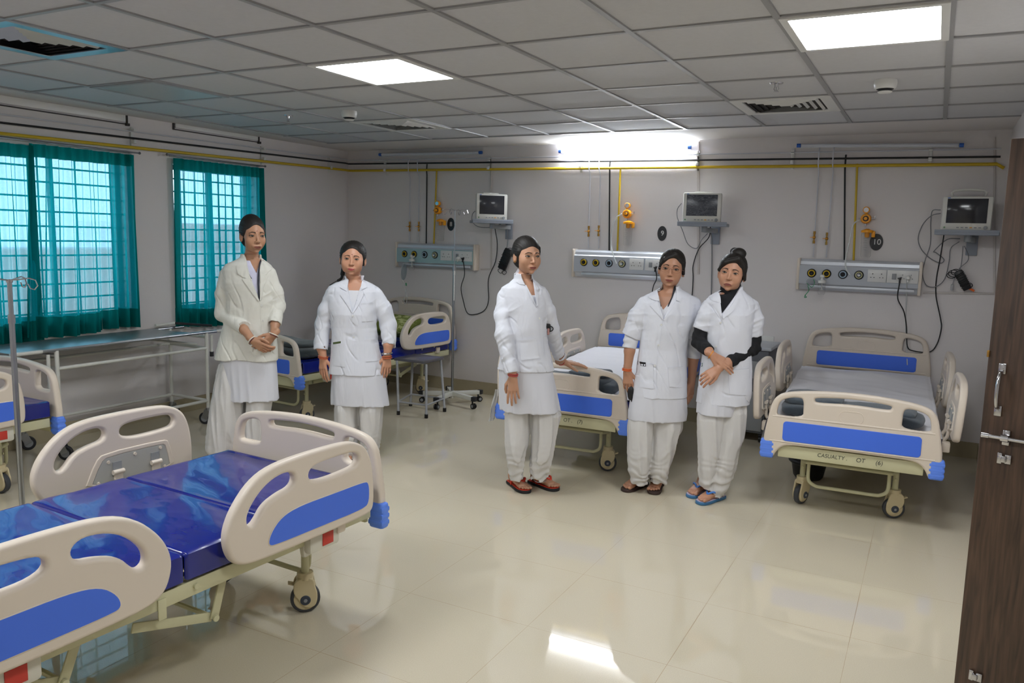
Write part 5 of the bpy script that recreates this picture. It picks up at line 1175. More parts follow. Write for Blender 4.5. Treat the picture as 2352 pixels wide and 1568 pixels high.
def folds(seed, sx=9, sz=6, amp=.004, fine=.0015):
    def fn(P):
        a = nz(P*np.array([sx, sx, sz], np.float32)+seed); b = nz(P*np.array([sx*2.3, sx*2.3, sz*2.6], np.float32)+seed*1.7); c = nz(P*np.array([60, 60, 40], np.float32)+seed)
        g = nz(np.stack([P[:, 0]*17+P[:, 2]*9, P[:, 1]*12, P[:, 2]*5-P[:, 0]*4], -1)+seed*2.1); r = np.clip(1-np.abs(g)*7, 0, 1)
        return -amp*.7*a+amp*.75*r*np.clip(b+.5, 0, 1)+amp*.25*b+fine*.4*c
    return fn
def vfolds(seed, amp=.007, f=26):
    def fn(P):
        a = nz(np.stack([P[:, 0]*f+P[:, 2]*2, P[:, 1]*f, P[:, 2]*2.5], -1)+seed); b = nz(np.stack([P[:, 0]*f*.45, P[:, 1]*f*.45, P[:, 2]*1.8+3], -1)+seed)
        return amp*(np.abs(a)*1.5-.5)+amp*.7*b
    return fn
def sleeve_folds(seed, pts, amp=.005):
    """irregular creases across the sleeve near the elbow and cuff"""
    A = [np.array(p, np.float32) for p in pts]
    def fn(P):
        out = np.zeros(len(P), np.float32)
        for i, (c, d, L) in enumerate(zip(A[0::3], A[1::3], A[2::3])):
            u = np.cross(d, np.array([.3, 1, .2], np.float32)); u /= np.linalg.norm(u); v = np.cross(d, u)
            q = P-c; t = q@d; w = np.exp(-(np.linalg.norm(q, axis=1)/L[0])**2); n = nz(np.stack([t*30+(q@u)*12+seed+i*3, (q@u)*9, (q@v)*9], -1))
            out += w*amp*((np.abs(n)*2.4)**.8-.75)
        return out
    return fn
# ---------------------------------------------------------------- shared builders for the five women
def garment(p, name, m, rows, h, extra=None, folds_fn=None, k=.0, zlo=None, zhi=None, lo=None, hi=None, wedge=None, pw=2.3, build=True, post=None):
    R = p.rows(rows) if rows and len(rows[0]) and rows[0][0] > 5 else rows
    xs = [r[1]-r[3] for r in R]+[r[1]+r[3] for r in R]; zs = [r[0] for r in R]; d = max(r[4] for r in R)+.03
    lo = lo or (min(xs)-.06, -d-.02, min(zs)-.03); hi = hi or (max(xs)+.06, d+.02, max(zs)+.04)
    F = Field(lo, hi, h); F.stack(R, 0, 0, zlo, zhi, pw)
    if extra: extra(F)
    if folds_fn: F.disp(folds_fn)
    if wedge: F.wedge(*wedge)
    if post: post(F)
    o = p.part(name, F.mesh(name, m)) if build else None
    return F, R, o
def buttons(p, F, pts, r=.0065):
    for px, py in pts:
        q = p.J(px, py, -.1); y = F.front(q.x, q.z)
        if y is None: continue
        mb = MB(); mb.lathe([(r, 0), (r, -.003), (r*.7, -.0035), (r*.6, -.0025)], (q.x, y-.001, q.z), (0, 1, 0), 16); p.part('button', mb.mesh('button', M_WHITE))
def pix(p, pts, dy=-.1): return [(lambda q: (q.x, q.z))(p.J(a, b, dy)) for a, b in pts]
def pocket(p, F, quad, m, off=.004, welt=True):
    tl, tr, br, bl = pix(p, quad); A = poly2([tl, bl], 14); B = poly2([tr, br], 14)
    mb = p.patch(F, A, B, 12, off)
    if welt: p.patch(F, poly2([tl, tr], 12), [(x, z-.010) for x, z in poly2([tl, tr], 12)], 3, off+.0018, mb=mb)
    o = p.part('pocket', mb.mesh('pocket', m, sharp=30)); return o
def lapels(p, F, m, L, R, name='lapel'):
    """L, R: (outer polyline, inner polyline) in pixels"""
    for a, b in (L, R):
        A = poly2(pix(p, a), 22); B = poly2(pix(p, b), 22); p.part(name, p.patch(F, A, B, 8, .006, back=.012).mesh(name, m, sharp=30))
def placket(p, F, pts, m):
    A = pix(p, pts); n = 30; A = poly2(A, n); B = [(x+.0035, z) for x, z in A]
    p.part('placket', p.patch(F, A, B, 3, .0022, back=.004).mesh('placket', m, sharp=30))
def collar_ring(p, c, rx, ry, h, m, a0=-40, a1=220, lean=.3, th=.004):
    """stand collar round the back of the neck"""
    mb = MB(); n = 30
    def fn(u, v):
        a = R_(a0+(a1-a0)*u); e = v*2-1; k = abs(e); zz = (1-abs(v*2-1))*h; r = 1+lean*zz+(th/rx if v > .5 else 0)
        return (c.x+rx*math.cos(a)*r, c.y+ry*math.sin(a)*r, c.z+zz)
    mb.grid(n, 9, fn); p.part('collar', mb.mesh('collar', m, sharp=0))
def bangle(p, name, c, axis, r, w, m, n=1):
    mb = MB(); ax = Vector(axis).normalized(); u = ax.orthogonal().normalized(); v = ax.cross(u)
    for i in range(n):
        o = Vector(c)+ax*(i*w*1.6); mb.tube([o+(u*math.cos(t)+v*math.sin(t))*r for t in [6.2832*j/24 for j in range(24)]], w/2, 8, closed=True)
    p.part(name, mb.mesh(name, m))
def hair_cap(p, lo, hi, wid=1.0, line=.0, extra=None, h=.0025):
    H, R = p.hp, p.HR; F = Field(lo, hi, h); sc = p.hs
    F.ell(H(0, .022, .040), [.0775*wid*sc, .096*sc, .083*sc], 0, R=R)
    F.ell(H(0, .060, -.010), [.062*wid*sc, .055*sc, .070*sc], .02, R=R)
    for q in (-1, 1): F.ell(H(q*.061*wid, .006, .022), [.0165*sc, .043*sc, .030*sc], .012, R=R)
    def fn(P):
        Q = (P-np.array(H(0, 0, 0), np.float32))@np.array(R, np.float32); a = np.arctan2(Q[:, 0], Q[:, 2]+.02)
        return (.0016*nz(np.stack([a*26, Q[:, 1]*14, Q[:, 2]*3], -1))+.0008*nz(np.stack([a*60, Q[:, 1]*20, Q[:, 2]*5+9], -1)))*np.clip((Q[:, 1]+.06)/.05, .25, 1)
    F.disp(fn); F.ell(H(0, -.112, -.035+line), [.068*wid*sc, .088*sc, .078*sc], .010, 'sub', R=R); F.ell(H(0, -.100, .018+line), [.045*wid*sc, .075*sc, .056*sc], .014, 'sub', R=R)
    if extra: extra(p, F)
    return p.part('hair', F.mesh('hair', M_HAIR)), F
def bodyfield(p, x0, x1, z1, h=.003, y0=-.27, y1=.20): return Field((x0, y0, .0), (x1, y1, z1), h)
def limbs(F, pts, rad, k=.012):
    for a, b, ra, rb in zip(pts, pts[1:], rad, rad[1:]): F.cone(a, b, ra, rb, k)
def jointfold(a, b, L): 
    d = (Vector(b)-Vector(a)).normalized(); return [tuple(a), tuple(d), (L, L, L)]
def extent(J, m=.12):
    xs = [v.x for v in J]; ys = [v.y for v in J]; return min(xs)-m, max(xs)+m, min(ys)-m, max(ys)+m
def woman(label, O, skincol, cfg):
    c = cfg; p = Person(label, O, skincol); J = p.J
    coat = p.rows(c['coat']); mt = c.get('mat', M_COAT)
    # --- body: head, neck, torso core, arms, hands, legs and feet in one surface
    xs = [r[1]-r[3] for r in coat]+[r[1]+r[3] for r in coat]
    x0, x1 = min(xs)-c.get('xl', .16), max(xs)+c.get('xr', .16); top = J(*c['eyes']).z+.17
    F = Field((x0, c.get('ylo', -.34), 0), (x1, c.get('yhi', .30), top), .003)
    F.stack(coat, -.024); nk = J(*c['neck'], .02)
    F.cone(nk+Vector((0, 0, -.03)), nk+Vector((0, 0, -.12)), .055, .08, .03)
    p.head(F, c['eyes'], R_(c['yaw']), R_(c.get('pitch', 0)), R_(c.get('roll', 0)), c.get('sc', 1.05), c.get('wid', 1), 0, c.get('jaw', 1), nk, c.get('nr', .043))
    for a in c['arms']:
        P = [J(*q) for q in a['pts']]; limbs(F, P, a['r']); a['P'] = P
        h = a['hand']; p.hand(F, P[-1], h['d'], h['n'], h['side'], h.get('curl', (14, 18, 22, 28)), h.get('sc', .98), h.get('spread', 5), h.get('thumb', (38, 28)), bend=h.get('bend', 1))
    for L in c['legs']: F.stack(p.rows(L), -.022)
    for i, (ank, toe) in enumerate(c['feet']):
        A = onz(ank[0], ank[1], 0)-p.O; T = onz(toe[0], toe[1], 0)-p.O; A = Vector((A.dot(EX), A.dot(EY), .055)); T = Vector((T.dot(EX), T.dot(EY), 0))
        p.bigtoe = c['bigtoe'][i]; p.foot(F, A, T, c['sandal'][0], c['sandal'][1], c['sandal'][2], sc=c.get('fsc', .98))
        lg = p.rows(c['legs'][i])[-1]; F.cone(A+Vector((0, 0, .02)), (lg[1], lg[2], lg[0]+.03), .033, .036, .015)
    body = p.part('body', F.mesh('body', p.skin)); p.F = F
    p.face(F, c.get('lip', '7c3f38'), c.get('brow', 1), c.get('smile', .3), c.get('bindi'))
    # --- hair
    H = p.hp; c0 = H(0, 0, 0); hb = c.get('hbox', ((-.15, -.16, -.2), (.15, .2, .2)))
    hair, HF = hair_cap(p, [c0[i]+hb[0][i] for i in range(3)], [c0[i]+hb[1][i] for i in range(3)], c.get('wid', 1), c.get('line', 0), c.get('hair'))
    p.midx = sum(r[1] for r in coat)/len(coat)
    # --- trousers
    LR = [p.rows(L) for L in c['legs']]; allr = LR[0]+LR[1]
    lo = (min(r[1]-r[3] for r in allr)-.04, -.24, min(r[0] for r in allr)-.02); hi = (max(r[1]+r[3] for r in allr)+.04, .24, max(r[0] for r in allr)+.02)
    T = Field(lo, hi, .005)
    for L in LR: T.stack(L, 0, .02 if L is LR[1] else 0, zlo=min(r[0] for r in L), pw=2.0)
    T.disp(vfolds(c['seed'], c.get('tf', .011)))
    cz = max(min(r[0] for r in L) for L in LR)
    T.disp(lambda P: .004*np.sin(P[:, 2]*130+6*nz(P*12+c['seed']))*np.exp(-np.maximum(P[:, 2]-cz-.03, 0)/.10))
    p.part('trousers', T.mesh('trousers', M_TROU))
    # --- long tunic
    K, KR, _ = garment(p, 'tunic', M_KURTA, c['tunic'], .005, folds_fn=None, build=False)
    zb = min(r[0] for r in KR); K.disp(lambda P: vfolds(c['seed']+4, .006, 20)(P)*np.clip((.30-(P[:, 2]-zb))/.25, .1, 1)); p.part('tunic', K.mesh('tunic', M_KURTA))
    # --- inner top
    inn = c['inner']; IR = [list(r) for r in coat if r[0] > J(c['wedge'][0][0], c['wedge'][0][1]+30).z or True]
    zt = J(c['eyes'][0], inn['top']).z
    I = Field((x0, -.2, J(800, c['wedge'][0][1]+50).z), (x1, .2, zt+(.10 if inn.get('neck') else .02)), .004); I.stack(coat, -.013, 0, zhi=zt, zlo=J(c['wedge'][0][0], c['wedge'][0][1]+22).z)
    if inn.get('v'): (ax, ay), (lx, ly), (rx, ry) = inn['v']; q = pix(p, [(ax, ay), (lx, ly), (rx, ry)]); I.wedge(q[0], q[1], q[2], .0, zt+.02)
    if inn.get('neck'): I.cone(nk+Vector((0, -.006, -.06)), nk.lerp(H(0, .012, -.055), .80), .084, .060, .02)
    p.part('inner_top', I.mesh('inner_top', inn['mat']))
    # --- coat
    q = pix(p, c['wedge']); xs2 = [v.x for a in c['arms'] for v in a['P']]+xs; ys2 = [v.y for a in c['arms'] for v in a['P']]+[.13, -.13]
    lo = (min(xs2)-.09, min(ys2)-.08, min(r[0] for r in coat)-.03); hi = (max(xs2)+.09, max(ys2)+.08, max(r[0] for r in coat)+.04)
    zc = min([lo[2]]+[J(*a['sleeve'][-1]).z-.08 for a in c['arms']]); lo = (lo[0], lo[1], zc)
    CF = Field(lo, hi, .004); CF.stack(coat, 0, 0); SF = Field(lo, hi, .004)
    sf = []
    for a in c['arms']:
        S = [J(*v) for v in a['sleeve']]; SD = Field(lo, hi, .004); limbs(SD, S, a['sr'], .02)
        d = (S[-1]-S[-2]).normalized(); e = S[-1]+d*a['sr'][-1]*.2
        sl, g = SD.blk(np.array(e)-.09, np.array(e)+.09)      # square, hollow cuff
        if sl is not None:
            t = (g[0]-e.x)*d.x+(g[1]-e.y)*d.y+(g[2]-e.z)*d.z; r = np.sqrt(np.maximum((g[0]-e.x)**2+(g[1]-e.y)**2+(g[2]-e.z)**2-t*t, 0))
            SD.mix(sl, np.maximum(-t, r-.085), 0, 'sub'); SD.mix(sl, np.maximum(-t-.02, r-a['sr'][-1]+.011), 0, 'sub')
        for u, v in zip(S[1:-1], S[2:]): sf += jointfold(u, v, .10)
        sf += jointfold(S[-1]-d*.05, S[-1], .07)
        SF.D = np.minimum(SF.D, SD.D)
    kk = .007; hh = np.clip(.5+.5*(CF.D-SF.D)/kk, 0, 1); CF.D = CF.D*(1-hh)+SF.D*hh-kk*hh*(1-hh)
    CF.disp(folds(c['seed'], 7, 3.6, c.get('cf', .0085), .001)); CF.disp(sleeve_folds(c['seed']+2, sf, .0058))
    CU_ = Field(lo, hi, .004); CU_.D = CF.D.copy()
    CF.wedge(q[0], q[1], q[2], .02, hi[2]+.05)
    nd = (H(0, .02, -.05)-nk).normalized(); CF.cone(nk-nd*.03, nk+nd*.10, .050, .052, .004, 'sub')
    p.CF = CF; p.CU = CU_; p.part('coat', CF.mesh('coat', mt))

    for L in c['lapels']: A, B = poly2(pix(p, L[0]), 18), poly2(pix(p, L[1]), 18); p.part('lapel', p.patch(CU_, A, B, 9, .006, back=.014).mesh('lapel', mt, sharp=30))
    placket(p, CF, c['placket'], mt); buttons(p, CF, c['buttons'])
    for Q in c['pockets']: pocket(p, CF, Q, mt)
    if c.get('post'): c['post'](p, F, CF)
    return p
WT = mat('inner_white', 'd3d4da', .8)
def O_(px, py): q = onz(px, py, 0); return (q.x, q.y, 0)
RUB = mat('sandal_black', '1c1c20', .6)
def sleeve_part(p, pts, r, m, name):
    P = [p.J(*q) for q in pts]; x0, x1, y0, y1 = extent(P, .09); zs = [v.z for v in P]; F = Field((x0, y0, min(zs)-.09), (x1, y1, max(zs)+.09), .004); limbs(F, P, r)
    F.disp(lambda Q: .003*np.sin(Q[:, 2]*90+Q[:, 0]*60+5*nz(Q*16))+.002*nz(Q*40)); d = (P[-1]-P[-2]).normalized(); e = P[-1]+d*.008
    sl, g = F.blk(np.array(e)-.08, np.array(e)+.08); t = (g[0]-e.x)*d.x+(g[1]-e.y)*d.y+(g[2]-e.z)*d.z; F.mix(sl, np.maximum(-t, np.sqrt((g[0]-e.x)**2+(g[1]-e.y)**2+(g[2]-e.z)**2)-.07), 0, 'sub')
    p.part(name, F.mesh(name, m))
# 1 tall woman with clasped hands
def hair1(F_): 
    pass
def post1(p, F, CF):
    J = p.J
    for c, ax in ((J(579, 781, -.165), (1, -.3, -.8)), (J(629, 768, -.115), (-.4, -.3, -1))):
        bangle(p, 'bangle', c, ax, .031, .007, mat('bangle_white', 'd9d4c8', .3)); bangle(p, 'bangle', Vector(c)+Vector(ax).normalized()*.008, ax, .030, .004, mat('bangle_maroon', '5c1d22', .4))
    a = pix(p, [(558, 594), (566, 622), (577, 640)]); b = pix(p, [(592, 594), (592, 640), (594, 690)]); mb = MB()
    for L in (a, b): p.patch(p.CU, poly2([(x-.004, z) for x, z in L], 16), poly2([(x+.004, z) for x, z in L], 16), 3, -.004, mb=mb)
    p.part('lanyard', mb.mesh('lanyard', mat('lanyard_dark', '23262f', .7)))
ORG1 = (-4.03, 3.90, 0)
woman('tall woman in cream-white coat with hands clasped, standing before the narrower curtained window', ORG1, 'b08468', dict(
    eyes=(590, 542), yaw=36, pitch=2, sc=1.09, wid=.93, jaw=.95, neck=(577, 600), seed=1.3, mat=M_COAT2, bindi=True, lip='7a4238', nr=.041, cz=-.02,
    coat=[(584, 555, 599, .060), (592, 553, 600, .062), (600, 537, 612, .07), (608, 520, 622, .085), (620, 514, 629, .095), (650, 516, 632, .108), (690, 524, 634, .105), (730, 519, 633, .102), (770, 509, 634, .112), (805, 500, 635, .125), (823, 497, 635, .13)],
    tunic=[(790, 512, 628, .10), (822, 509, 633, .115), (870, 514, 637, .12), (916, 517, 640, .125)],
    legs=[[(830, 505, 575, .08), (850, 499, 575, .09), (920, 487, 565, .12), (980, 477, 560, .125), (1030, 474, 552, .12), (1062, 495, 545, .09), (1078, 510, 540, .06)], [(830, 570, 620, .08), (905, 568, 626, .09), (1000, 562, 613, .10), (1050, 562, 604, .075), (1078, 568, 598, .05)]],
    feet=[((524, 1100), (520, 1116)), ((583, 1100), (592, 1116))], bigtoe=(1, -1), sandal=(RUB, RUB, M_DARK),
    arms=[dict(pts=[(522, 632, 0), (517, 720, .03), (560, 756, -.12), (580, 781, -.165)], r=[.036, .034, .030, .023], sleeve=[(524, 630, 0), (516, 676, .015), (515, 720, .02), (561, 753, -.12)], sr=[.052, .057, .055, .049], hand=dict(d=(.82, -.25, -.52), n=(-.45, -.80, -.1), side=-1, curl=(25, 40, 45, 45), thumb=(35, 30))),
          dict(pts=[(620, 630, 0), (637, 702, .03), (632, 745, -.06), (629, 768, -.115)], r=[.036, .034, .029, .023], sleeve=[(618, 630, 0), (630, 668, .01), (637, 702, .02), (631, 741, -.055)], sr=[.051, .054, .051, .045], hand=dict(d=(-.62, -.30, -.72), n=(.6, -.75, -.1), side=1, curl=(22, 34, 36, 40), thumb=(38, 20)))],
    wedge=[(596, 692), (557, 592), (594, 592)], inner=dict(top=598, mat=mat('lilac_shirt', 'c6c5da', .8), v=((586, 628), (566, 596), (592, 596))),
    lapels=[([(556, 590), (542, 612), (547, 628), (560, 636)], [(558, 590), (566, 612), (572, 630), (578, 642)]), ([(558, 640), (572, 660), (593, 690)], [(574, 638), (585, 664), (596, 692)]), ([(594, 597), (602, 609), (608, 620), (604, 630)], [(597, 597), (607, 607), (617, 618), (606, 634)]), ([(597, 628), (598, 655), (597, 692)], [(612, 634), (604, 660), (600, 688)])],
    placket=[(596, 694), (598, 740), (598, 790), (598, 822)], buttons=[(600, 702), (602, 737), (602, 778)], pockets=[[(551, 762, ), (585, 757), (583, 806), (556, 806)]],
    hbox=((-.15, -.16, -.2), (.15, .2, .2)), line=-.004, hair=lambda p, F: (F.ell(p.hp(0, .03, .075), (.055, .065, .055), .02), F.ell(p.hp(0, .125, -.03), (.04, .035, .04), .01)), post=post1))
# 2 woman with long sleeves, hair in a ponytail
def hair2(p_): return None
def post2(p, F, CF):
    J = p.J; H = p.hp
    mb = MB(); mb.tube(cat_rom([H(-.055, .05, -.03), J(787, 628, .07), J(783, 640, .06), J(768, 648, .05), J(757, 655, .06)], 6), [.016]*8+[.010]*8+[.003]*9, 8); p.part('ponytail', mb.mesh('ponytail', M_HAIR))
    orange = mat('bangle_orange', 'b5552f', .35)
    bangle(p, 'bangle', J(742, 822, -.03), (.15, 0, 1), .033, .007, orange, 2); bangle(p, 'bangle', J(889, 822, -.03), (-.1, 0, 1), .033, .008, orange, 2)
    bangle(p, 'wristwatch', J(889, 811, -.03), (-.1, 0, 1), .033, .012, M_CHROME)
    q = pix(p, [(763, 787), (783, 783), (783, 790), (763, 793)]); mb = p.patch(CF, poly2([q[0], q[3]], 4), poly2([q[1], q[2]], 4), 4, .003); p.part('pocket_contents', mb.mesh('pocket_contents', mat('green_packet', '4c5a34', .5)))
    mb = MB(); q = H(.006, -.112, -.034)
    mb.ell(H(.0125, -.1005, -.036), (.0022, .0022, .0022)); p.part('nose_stud', mb.mesh('nose_stud', M_BRASS))
woman('woman in long-sleeved white coat with orange bangles and a ponytail, standing before the corner bed', (-3.51, 4.431, 0), 'bf8d72', dict(
    eyes=(808, 595), yaw=7, roll=3, pitch=-2, sc=1.06, wid=1.10, jaw=1.12, neck=(812, 655), seed=4.1, lip='9a3f42', smile=.6, nr=.050, bindi=True,
    coat=[(634, 792, 834, .062), (642, 793, 832, .055), (650, 772, 852, .065), (658, 757, 868, .08), (668, 751, 874, .092), (690, 752, 872, .108), (720, 759, 866, .122), (750, 761, 865, .112), (780, 760, 870, .112), (810, 759, 876, .116), (840, 757, 881, .122), (857, 756, 883, .124)],
    tunic=[(820, 766, 876, .10), (856, 764, 884, .115), (900, 763, 889, .12), (928, 763, 893, .122)],
    legs=[[(860, 775, 828, .08), (915, 770, 828, .09), (940, 768, 826, .105), (1000, 772, 822, .10), (1045, 778, 820, .08), (1056, 782, 818, .07)], [(860, 822, 878, .08), (915, 823, 883, .09), (940, 824, 880, .105), (1000, 828, 874, .10), (1040, 832, 868, .08), (1053, 836, 864, .065)]],
    feet=[((804, 1048), (792, 1066)), ((846, 1046), (852, 1064))], bigtoe=(1, -1), sandal=(RUB, mat('pink_strap', 'd8365e', .4), mat('pink_sole', 'c04a66', .5)),
    arms=[dict(pts=[(762, 680, 0), (741, 745, .03), (738, 798, -.02), (742, 820, -.03)], r=[.038, .037, .033, .025], sleeve=[(764, 678, 0), (750, 712, .01), (742, 748, .02), (737, 800, -.02)], sr=[.053, .057, .056, .052], hand=dict(d=(.02, -.12, -1), n=(-.45, -.85, .1), side=-1, curl=(12, 16, 18, 22), sc=1.0)),
          dict(pts=[(866, 676, 0), (890, 742, .03), (892, 792, -.02), (889, 816, -.03)], r=[.038, .037, .033, .025], sleeve=[(862, 676, 0), (880, 710, .01), (891, 745, .02), (893, 796, -.02)], sr=[.053, .057, .056, .052], hand=dict(d=(-.03, -.1, -1), n=(.5, -.85, .1), side=1, curl=(14, 18, 20, 24), sc=1.0))],
    wedge=[(811, 716), (793, 645), (830, 645)], inner=dict(top=665, mat=WT),
    lapels=[([(793, 640), (779, 660)], [(797, 644), (797, 669)]), ([(781, 677), (797, 697), (809, 716)], [(796, 668), (804, 692), (812, 718)]), ([(828, 642), (827, 667)], [(833, 640), (842, 660)]), ([(829, 666), (821, 692), (811, 716)], [(836, 675), (826, 698), (813, 718)])],
    placket=[(809, 718), (809, 770), (813, 800), (817, 856)], buttons=[(812, 724), (813, 774)], pockets=[[(762, 792), (792, 786), (794, 842), (766, 838)], [(837, 779), (865, 779), (868, 830), (840, 830)], [(830, 694), (856, 694), (855, 738), (832, 738)]],
    hair=lambda p, F: (F.ell(p.hp(-.02, .11, -.02), (.03, .03, .035), .015), [F.cone(p.hp(q*.055, -.02, .045), p.hp(q*.068, .0, -.03), .014, .012, .01) for q in (-1, 1)]), post=post2))
# 3 woman with her hand on the foot board
def post3(p, F, CF):
    J = p.J; H = p.hp; red = mat('thread_red', 'b2383c', .6)
    bangle(p, 'wrist_thread', J(1178, 862, -.155), (.05, 0, 1), .030, .006, red, 2); bangle(p, 'wrist_thread', J(1289, 829, .235), (.6, .7, -.3), .028, .005, red)
    mb = MB(); mb.ell(H(-.078, .002, -.034), (.0035, .0035, .008)); p.part('earring', mb.mesh('earring', M_BRASS))
    mb = MB(); a = J(1259, 757, -.10); y = CF.front(a.x, a.z) or -.1; mb.box((a.x, y, a.z), (.04, .03, .06), .01); mb.tube([(a.x+.015+.02*math.cos(t), y-.012, a.z-.005+.016*math.sin(t)) for t in [6.283*i/16 for i in range(16)]], .003, 6, closed=True); p.part('pocket_keys', mb.mesh('pocket_keys', M_BLACK))
    mb = MB(); mb.box((a.x+.006, y-.012, a.z-.022), (.014, .012, .04), .003); p.part('pocket_pen', mb.mesh('pocket_pen', mat('pen_pink', 'b98a86', .4)))
    A = J(1240, 1103, 0); 
    mb = MB(); mb.tube([(A.x+.040*math.cos(t), A.y+.040*math.sin(t), .085+.006*math.sin(t)) for t in [6.283*i/24 for i in range(24)]], .002, 6, closed=True); p.part('anklet', mb.mesh('anklet', M_CHROME))
def bun3(F): pass
P3 = None
woman('woman in white coat and red slippers resting a hand on the middle bed', (-2.152, 4.422, 0), 'ba8d72', dict(
    eyes=(1223, 589), yaw=24, pitch=0, sc=1.03, wid=1.02, jaw=1.0, neck=(1203, 652), seed=7.7, lip='8a4a42', smile=.4, xr=.28, yhi=.48, nr=.041,
    coat=[(628, 1181, 1223, .060), (640, 1180, 1226, .062), (650, 1168, 1238, .07), (661, 1151, 1249, .085), (680, 1145, 1255, .098), (710, 1147, 1256, .112), (750, 1158, 1256, .115), (780, 1158, 1259, .108), (810, 1151, 1265, .112), (835, 1147, 1271, .12), (848, 1144, 1273, .122)],
    tunic=[(800, 1152, 1260, .10), (845, 1146, 1268, .115), (890, 1147, 1277, .12), (942, 1148, 1287, .125)],
    legs=[[(900, 1162, 1222, .08), (960, 1160, 1217, .10), (1020, 1160, 1213, .10), (1060, 1163, 1208, .085), (1085, 1166, 1206, .06), (1102, 1171, 1203, .044)], [(900, 1215, 1268, .08), (934, 1220, 1280, .085), (952, 1222, 1289, .10), (1000, 1222, 1277, .10), (1050, 1218, 1268, .09), (1075, 1216, 1262, .07), (1100, 1221, 1255, .044)]],
    feet=[((1180, 1114), (1208, 1132)), ((1232, 1112), (1290, 1132))], bigtoe=(1, 1), sandal=(RUB, mat('red_strap', 'd43a24', .4), mat('red_sole', 'c23c26', .5)),
    arms=[dict(pts=[(1157, 684, -.01), (1157, 768, -.10), (1174, 850, -.15), (1178, 866, -.155)], r=[.036, .034, .029, .023], sleeve=[(1160, 682, -.01), (1154, 725, -.05), (1157, 768, -.10), (1174, 853, -.15)], sr=[.052, .055, .051, .042], hand=dict(d=(.04, -.05, -1), n=(-.15, -1, .05), side=1, curl=(10, 12, 14, 18), sc=1.0)),
          dict(pts=[(1245, 676, 0), (1266, 758, .07), (1288, 824, .22), (1292, 831, .255)], r=[.036, .034, .028, .022], sleeve=[(1243, 675, 0), (1256, 715, .02), (1266, 757, .06), (1286, 818, .20)], sr=[.050, .053, .050, .042], hand=dict(d=(.93, .32, -.12), n=(.1, -.12, 1), side=1, curl=(8, 10, 12, 14), thumb=(52, 8), sc=1.0, spread=7))],
    wedge=[(1233, 705), (1196, 634), (1223, 636)], inner=dict(top=676, mat=WT),
    lapels=[([(1190, 618), (1180, 634), (1186, 648), (1194, 653)], [(1195, 622), (1199, 640), (1203, 650), (1206, 654)]), ([(1206, 655), (1220, 685), (1232, 704)], [(1209, 655), (1224, 684), (1234, 706)]), ([(1222, 636), (1226, 646), (1229, 653)], [(1226, 630), (1236, 644), (1240, 652)]), ([(1226, 654), (1231, 680), (1232, 704)], [(1229, 654), (1236, 680), (1236, 700)])],
    placket=[(1233, 706), (1240, 760), (1245, 800), (1250, 847)], buttons=[(1239, 731)], pockets=[[(1192, 779), (1232, 777), (1238, 822), (1196, 826)], [(1248, 774), (1256, 774), (1259, 818), (1252, 822)]],
    line=-.016, hbox=((-.16, -.16, -.2), (.15, .22, .2)), post=post3, hair=lambda p, F: (F.ell(p.hp(-.015, .125, .015), (.038, .034, .036), .008), F.cone(p.hp(-.066, -.02, .03), p.hp(-.066, -.012, -.035), .009, .004, .01), F.cone(p.hp(.060, -.03, .05), p.hp(.070, .0, -.03), .012, .008, .01))))
# 4 woman with glasses
def post4(p, F, CF):
    J = p.J; H = p.hp
    sleeve_part(p, [(1452, 755, .015), (1449, 778, .02), (1446, 797, .01)], [.042, .043, .042], WT, 'inner_sleeve'); sleeve_part(p, [(1597, 760, .02), (1596, 790, .025), (1592, 820, .02)], [.042, .043, .042], WT, 'inner_sleeve')
    orange = mat('thread_orange', 'd9601e', .5)
    bangle(p, 'wrist_thread', J(1440, 850, -.0), (.05, 0, 1), .029, .006, orange, 2)
    mb = MB()
    for q in (-1, 1):
        mb.tube([H(q*.034+.024*math.cos(t), -.094, -.004+.015*math.sin(t)) for t in [6.283*i/24 for i in range(24)]], .0009, 6, closed=True)
        mb.tube([H(q*.058, -.092, .002), H(q*.074, -.02, .0), H(q*.078, .01, -.002)], .0014, 6)
    mb.tube([H(-.010, -.095, .0), H(0, -.098, .003), H(.010, -.095, .0)], .0012, 6); p.part('glasses', mb.mesh('glasses', mat('glasses_frame', '8a5a44', .3, metal=.3)))
    mb = MB()
    for q in (-1, 1): mb.ell(H(q*.077, .0, -.036), (.0035, .0035, .0035))
    p.part('earring', mb.mesh('earring', M_CHROME))
    a = pix(p, [(1514, 656), (1512, 680), (1518, 704)]); b = pix(p, [(1556, 658), (1548, 682), (1536, 704)]); mb = MB()
    for L in (a, b): p.patch(F, poly2([(x-.006, z) for x, z in L], 16), poly2([(x+.006, z) for x, z in L], 16), 3, .014, mb=mb, back=.0)
    p.part('lanyard', mb.mesh('lanyard', mat('lanyard_dark', '23262f')))
    q = pix(p, [(1468, 833), (1484, 833), (1484, 842), (1469, 842)]); p.part('pocket_phone', p.patch(CF, poly2([q[0], q[3]], 4), poly2([q[1], q[2]], 4), 4, .006).mesh('pocket_phone', M_BLACK))
    mb = MB(); a = J(1449, 903, -.03); mb.ell(a, (.022, .012, .045)); mb.ell(a+Vector((.012, -.005, -.03)), (.012, .006, .03)); p.part('held_mask', mb.mesh('held_mask', M_BLACK))
